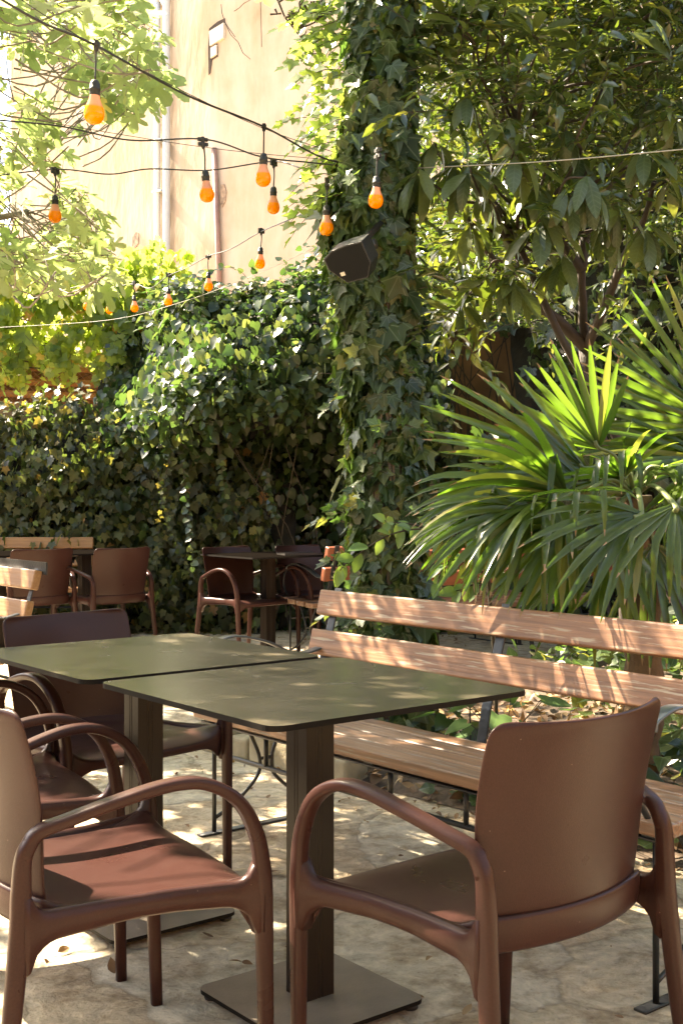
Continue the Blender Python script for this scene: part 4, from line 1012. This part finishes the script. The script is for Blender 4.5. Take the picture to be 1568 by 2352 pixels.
def privet():
    t = thing('privet_tree', 'evergreen tree with small glossy leaves filling the upper right', 'tree', (0, 0, 0))
    tr = MB(); base = Vector((1.75, 7.0, 0)); L = []
    L += branch(tr, base, at(1345, 800, 6.6), .05, .042, .05)
    L += branch(tr, at(1345, 800, 6.6), at(1140, 610, 6.2), .035, .02, .1)
    L += branch(tr, at(1345, 800, 6.6), at(1335, 620, 6.4), .028, .022, .08)
    L += branch(tr, at(1335, 620, 6.4), at(1120, 240, 6.2), .03, .012, .12)
    L += branch(tr, at(1335, 620, 6.4), at(1420, 200, 6.4), .03, .012, .12)
    L += branch(tr, at(1345, 800, 6.6), at(1500, 420, 5.8), .03, .012, .12)
    L += branch(tr, at(1420, 200, 6.4), at(1050, -60, 6.6), .02, .01, .12)
    L += branch(tr, at(1420, 200, 6.4), at(1520, -150, 6.6), .02, .01, .12)
    L += branch(tr, at(1140, 610, 6.2), at(1010, 420, 6.0), .02, .008, .12)
    tr.build('trunk', M_rtwig, t, True)
    pl = Plant(); cnt = 0
    while cnt < 3450:
        Y = rng.uniform(5.2, 9.2); x = rng.uniform(900, 1900); y = rng.uniform(-420, 760)
        # crown: full at the top, thinning into a dark hollow lower right
        dens = np.interp(y, [-420, 330, 450, 700, 760], [1, 1, .55, .35, .12])
        if x > 1230 and y > 360: dens *= .36
        if x < 1000 and 0 < y < 130: dens *= .10
        if x < 965: dens *= .35
        cl = fbm(np.array([x / 110., y / 110., Y * 1.1]), 1.0, 83)
        if rng.random() > dens or cl < -.38: continue
        if cnt > 3000: y = rng.uniform(-1100, -300); x = rng.uniform(850, 1700); Y = rng.uniform(5.6, 10.2)  # unseen crown top added above the frame to shade the ivy bank
        p = np.array(at(x, y, Y)); d = rng.normal(0, .7, 3) + np.array([-.25, -.5, .25])
        pl.sprig(p, d, rng.uniform(.22, .42), int(rng.integers(10, 15)), .090, .5, up=(0, -.25, 1), r=.0028); cnt += 1
    pl.build(t, T_small, M_privet, M_twig, 'crown', 'twig', curl=.3)
privet()
def loquat():
    t = thing('loquat_tree', 'loquat branches with long ribbed leaves hanging in the dark gap right of the trunk', 'tree', (0, 0, 0))
    tr = MB(); a = Vector((1.95, 6.2, 0)); tp = branch(tr, a, at(1190, 560, 5.7), .03, .016, .08)
    pl = Plant()
    tips = [(1185, 345, 5.2, .24), (1240, 505, 5.3, .22), (1300, 440, 5.2, .2), (1120, 620, 5.5, .2), (1080, 510, 5.5, .18), (960, 395, 5.25, .19), (1000, 330, 5.4, .17), (1290, 590, 5.6, .2), (1180, 640, 5.5, .2), (1120, 60, 5.4, .24), (1160, 20, 5.3, .2), (1390, 520, 5.6, .2), (1480, 340, 5.3, .2), (1060, 690, 5.7, .17), (1230, 420, 5.4, .2), (1330, 360, 5.6, .2), (1150, 480, 5.6, .2), (1480, 520, 5.7, .2)]
    tips += [(rng.uniform(985, 1580), rng.uniform(-40, 470), rng.uniform(5.1, 5.8), rng.uniform(.14, .21)) for _ in range(30)]
    for x, y, Y, sz in tips:
        p = at(x, y, Y); k = tp[-1] if y > 200 else at(1190, 300, 5.8); branch(tr, k, p, .009, .005, .2)
        pn = np.array(p); n = int(rng.integers(7, 11)); up = -1 if y > 200 else .4
        for i in range(n):
            a = 2 * math.pi * i / n + rng.uniform(-.3, .3); dr = np.array([math.cos(a), math.sin(a) * .9, 0])
            pl.leaf(pn + dr * .01 + np.array([0, 0, rng.uniform(-.03, .02)]), dr * rng.uniform(.5, 1) + np.array([0, 0, up * rng.uniform(.3, 1.2)]), np.array([0, -.2, 1]) + dr * .8 + rng.normal(0, .25, 3), sz * rng.uniform(.75, 1.15))
    tr.build('trunk', M_rtwig, t, True)
    pl.build(t, T_oblong, M_loquat, M_twig, 'crown', 'twig')
loquat()
def bare_twig():
    t = thing('bare_branch', 'bare dark twig with dried seed heads against the cream wall top', 'branch')
    b = MB(); Y = 5.6
    for pts in ([(620, -40), (640, 5), (655, 40), (675, 65), (690, 85), (710, 103)], [(640, 5), (655, -5), (668, -20)], [(672, 62), (695, 62), (725, 50), (738, 38)], [(690, 85), (700, 78), (704, 70)], [(655, 40), (680, 35), (690, 20), (705, 28), (720, 24)], [(690, 20), (688, 5), (700, -4)]):
        b.tube(spline([at(x, y, Y + .02 * i) for i, (x, y) in enumerate(pts)], 4), .0055, .002, n=5)
    b.build('twig', M_dark, t, True)
    b = MB()
    for x, y in ((664, 35), (668, 48), (678, 56), (686, 58), (708, 26), (716, 5), (700, -3), (735, 40), (637, 32), (690, 58)):
        c = at(x, y, Y); s = .012
        for k in range(5): b.tube([c, c + Vector(rng.normal(0, .012, 3))], .003, .005, n=4)
    b.build('seed_head', M_dark, t)
bare_twig()

# ------------------------------------------------------------------ fan palms
def frond(parent, hub, A, L, Rr, spread=100, nseg=26, droop=.5, kink=.3, crown=None, wid=.0138):
    """A: direction of the middle blade, L: sideways direction inside the fan"""
    hub = np.array(hub, float); A = np.array(A, float); A /= np.linalg.norm(A); L = np.array(L, float); L -= A * (L @ A); L /= np.linalg.norm(L); Nn = np.cross(L, A)
    if Nn[2] < 0: Nn = -Nn
    V = []; F = []; MI = []
    lv = np.array([0, .14, .30, .46, .60, .72, .84, .94, 1.0]); ww = np.array([.35, .70, .95, 1.0, .95, .82, .58, .30, .04]) * wid
    for i in range(nseg):
        f = -1 + 2 * i / (nseg - 1); ph = R(spread) * f + rng.normal(0, .025); d = A * math.cos(ph) + L * math.sin(ph) + Nn * rng.normal(0.0, .06)
        d /= np.linalg.norm(d); R_ = Rr * (1 - .30 * f * f) * rng.uniform(.90, 1.08); p = hub.copy(); kk = rng.random() < kink; tip_ = rng.random() < .7; ks = rng.uniform(.45, .72)
        b0 = len(V); pd = d.copy()
        side = np.cross(d, Nn); side /= np.linalg.norm(side)
        for j, s in enumerate(lv):
            if j:
                ds = lv[j] - lv[j - 1]
                g = droop * ds * (1.4 * s) + (2.6 if kk and s > ks and s < ks + .22 else 0)
                if kk and s > ks: g += .8 * ds
                pd = pd + np.array([0, 0, -g]); pd /= np.linalg.norm(pd); p = p + pd * R_ * ds
            nl = np.cross(side, pd); w = ww[j] * min(1, Rr / .42); fold = .42 * w
            V += [p - side * w + nl * fold, p.copy(), p + side * w + nl * fold]
            if j:
                a = b0 + 3 * (j - 1); c = b0 + 3 * j; F += [(a, a + 1, c + 1, c), (a + 1, a + 2, c + 2, c + 1)]; MI += [1 if j == len(lv) - 1 and tip_ else 0] * 2
    b = MB(); b.add(V, F); b.m = MI; o = b.build('frond', [M_palm, M_palmtip], parent, True)
    if crown is not None:
        c = np.array(crown, float); m = (c + hub) / 2 + np.array([0, 0, .05]); b = MB(); b.sweep(spline([c, m, hub, hub + A * .03], 5), (.009, .006), n=6); b.build('petiole', M_palmstem, o, True)
    return o
M_palmstem = plain('palm_petiole', (.10, .12, .04), .5)
M_palmtip = plain('dry_blade_tip', (.22, .14, .07), .7, var=.3)
M_fibre = plain('palm_fibre', (.10, .06, .03), .95, var=.5, bump=1, bscale=30)
def palm(label, base, crown, fronds):
    t = thing('fan_palm', label, 'palm', (0, 0, 0)); base = Vector(base); crown = Vector(crown)
    b = MB(); pts = spline([base, base.lerp(crown, .5) + Vector((.03, 0, 0)), crown], 8); b.sweep(pts, [(.07 + .008 * ((i % 2) * 2 - 1),) * 2 for i in range(len(pts))], n=12, power=2); b.build('trunk', M_fibre, t, True)
    for f in fronds: frond(t, *f, crown=tuple(crown))
    return t
CR = at(1455, 1140, 4.35)
palm('bushy fan palm whose drooping fronds overhang the bench back', (CR.x + .02, CR.y + .05, 0), CR, [
    # hub, A, L, radius, spread, nseg, droop, kink
    (at(1374, 1029, 4.3), (-.50, -.12, .85), (.85, -.1, .5), .41, 46, 13, .05, .0),
    (at(1345, 1075, 4.25), (-.90, -.20, .42), (.3, .2, .9), .60, 26, 10, .16, .0),
    (at(1330, 1095, 4.2), (-.96, -.25, .16), (.15, .35, .9), .62, 40, 16, .35, .15),
    (at(1300, 1135, 4.1), (-.95, -.40, .06), (.1, -.5, .8), .58, 55, 20, .75, .3),
    (at(1275, 1150, 4.0), (-.95, -.35, .02), (-.3, .9, .1), .56, 70, 22, 1.25, .35),
    (at(1225, 1170, 3.95), (-.88, -.35, -.18), (.3, -.5, -.8), .46, 48, 16, 1.0, .12),
    (at(1215, 1145, 4.1), (-.95, -.25, .10), (.1, -.5, -.85), .46, 45, 15, 1.2, .1),
    (at(1185, 1200, 4.25), (-.90, .2, .0), (.2, .5, -.8), .42, 50, 13, 1.3, .1),
    (at(1300, 1195, 3.95), (-.62, -.50, -.55), (.75, -.3, -.45), .40, 46, 13, .8, .1),
    (at(1472, 1180, 3.75), (-.80, -.38, -.36), (.45, -.4, -.75), .43, 48, 11, .75, .12, ),
    (at(1345, 1130, 3.9), (-.45, -.85, .10), (.9, -.4, .0), .34, 70, 8, .9, .9),
    (at(1548, 1160, 3.7), (-.12, -.60, -.72), (1, -.1, -.05), .36, 62, 11, .5, .25),
    (at(1520, 1075, 4.3), (.6, -.65, .25), (.7, .6, .2), .42, 70, 18, .7, .4),
    (at(1440, 1085, 4.6), (-.45, .5, .45), (.7, .6, -.2), .40, 55, 14, .6, .3),
    (at(1570, 1100, 4.1), (.4, -.8, .35), (.6, .3, .5), .45, 80, 20, .8, .5),
    (at(1385, 1165, 4.5), (-.75, .5, -.05), (.3, .8, .3), .5, 80, 22, .8, .4),
    (at(1400, 1230, 4.1), (-.55, -.35, -.7), (.75, -.5, .1), .46, 70, 18, .6, .4),
    (at(1500, 1250, 4.3), (.0, -.25, -.95), (1, .1, .1), .46, 70, 14, .4, .2),
    (at(1300, 1230, 4.5), (-.80, .1, -.45), (.5, -.4, -.6), .42, 55, 14, .7, .2),
    (at(1430, 1100, 4.2), (-.5, -.75, .45), (.8, -.3, .4), .36, 60, 14, .8, .6),
])
CR2 = at(1720, 1040, 4.6)
palm('taller fan palm with stiff blades reaching in from the right edge', (CR2.x + .05, CR2.y, 0), CR2, [
    (at(1665, 985, 4.5), (-.55, -.1, .85), (.85, -.1, .5), .62, 60, 18, .10, .0),
    (at(1640, 1020, 4.6), (-.93, .1, .40), (.3, .2, .9), .60, 50, 18, .15, .1),
    (at(1640, 1060, 4.5), (-.9, -.3, .15), (.1, .7, .7), .55, 70, 20, .4, .2),
    (at(1700, 1100, 4.3), (-.4, -.9, .1), (.9, -.4, .1), .5, 80, 22, .9, .5),
    (at(1750, 1000, 4.7), (.5, .2, .8), (.9, 0, -.4), .5, 80, 20, .4, .2),
])
# ------------------------------------------------------------------ small plants
def oval_shrub():
    t = thing('young_shrub', 'arching shoot with pale oval leaves in front of the ivy trunk', 'shrub', (0, 0, 0))
    pl = Plant()
    for pts, nl, sz in (([(1120, 1320), (1040, 1230), (960, 1215), (880, 1235), (800, 1290), (780, 1310)], 13, .088), ([(1120, 1320), (1060, 1290), (1020, 1300), (1000, 1350)], 6, .08), ([(1010, 1225), (950, 1205), (905, 1200), (880, 1195)], 6, .06), ([(1120, 1330), (1110, 1250), (1085, 1210)], 6, .08), ([(1120, 1330), (1090, 1300), (1050, 1285), (1005, 1300)], 8, .09), ([(1120, 1330), (1150, 1300), (1140, 1250)], 6, .09), ([(1120, 1330), (1080, 1345), (1040, 1360)], 6, .085)):
        W = [at(x, y, 4.75 - .03 * i) for i, (x, y) in enumerate(pts)]; sp = spline(W, 5); pl.tw.tube(sp, .005, .002, n=5)
        for i in range(nl):
            f = .25 + .75 * (i + .5) / nl; j = min(int(f * (len(sp) - 1)), len(sp) - 2); tg = np.array((sp[j + 1] - sp[j]).normalized())
            sgn = 1 if i % 2 else -1; pl.leaf(np.array(sp[j]), tg * .5 + np.array([0, -.25 * sgn, .55 * sgn - .35]) + rng.normal(0, .1, 3), np.array([-.1, -.9, .55]) + rng.normal(0, .2, 3), sz * rng.uniform(.8, 1.1))
    pl.tw.tube(spline([at(1120, 1325, 4.75), (.62, 4.9, .4), (.62, 4.9, 0)], 4), .008, .006, n=6)
    pl.build(t, T_oval, M_oval, M_twig, merge=True)
oval_shrub()
def ground_plants():
    for px, py, Y, lab, nl in ((1300, 1690, 4.25, 'low broad-leaved plant under the bench back by the chair', 16), (1160, 1500, 4.9, 'low broad-leaved plant seen between the two back slats', 14), (1080, 1470, 5.1, 'low plant between the ivy trunk foot and the bench back', 12), (1380, 1660, 4.0, 'low leafy plant by the right chair back corner', 12)):
        p = at(px, py, Y); t = thing('broadleaf_plant', lab, 'plant', (p.x, p.y, .02)); pl = Plant()
        for i in range(nl):
            a = rng.uniform(0, 6.28); l = rng.uniform(.12, .36); e = np.array([math.cos(a) * .16, math.sin(a) * .16, l]); pl.tw.tube(spline([(0, 0, 0), tuple(e * np.array([.3, .3, .6])), tuple(e)], 3), .003, .002, n=4)
            pl.leaf(e, np.array([math.cos(a), math.sin(a), -.35]), np.array([0, -.2, 1]) + rng.normal(0, .25, 3), rng.uniform(.08, .13))
        pl.build(t, T_heart, M_oval if 'slats' in lab else M_vine, M_twig)
ground_plants()

def ground_cover():
    fnz = lambda x, y: .10 + .30 * np.clip((x - .9) / 1.2, 0, 1) + .12 * fbm(np.stack([x, y], -1), 2.2, 91)
    P = []
    while len(P) < 4600:
        x, y = rng.uniform(.1, 5), rng.uniform(3.4, 10)
        if inbed(x, y) and (y - 4.62) * .633 + (x + .05) * .774 > .12 and not (5.5 < y < 7.1 and .05 < x < 1.2 and rng.random() < .95) and not (y < 5.6 and x < .42 * y - 1.5 and rng.random() < .9): P.append((x, y))
    P = np.array(P); z = np.clip(fnz(P[:, 0], P[:, 1]), .06, 1) * rng.uniform(.35, 1.1, len(P)); n = len(P)
    o = link('ground_cover', leaf_mesh(T_heart, np.column_stack([P, z]), rng.normal(size=(n, 3)) * [1, 1, .35], norm(np.array([0, -.2, 1]) + rng.normal(0, .4, (n, 3))), rng.uniform(.05, .11, n), .25), M_ivy); o['kind'] = 'stuff'
ground_cover()
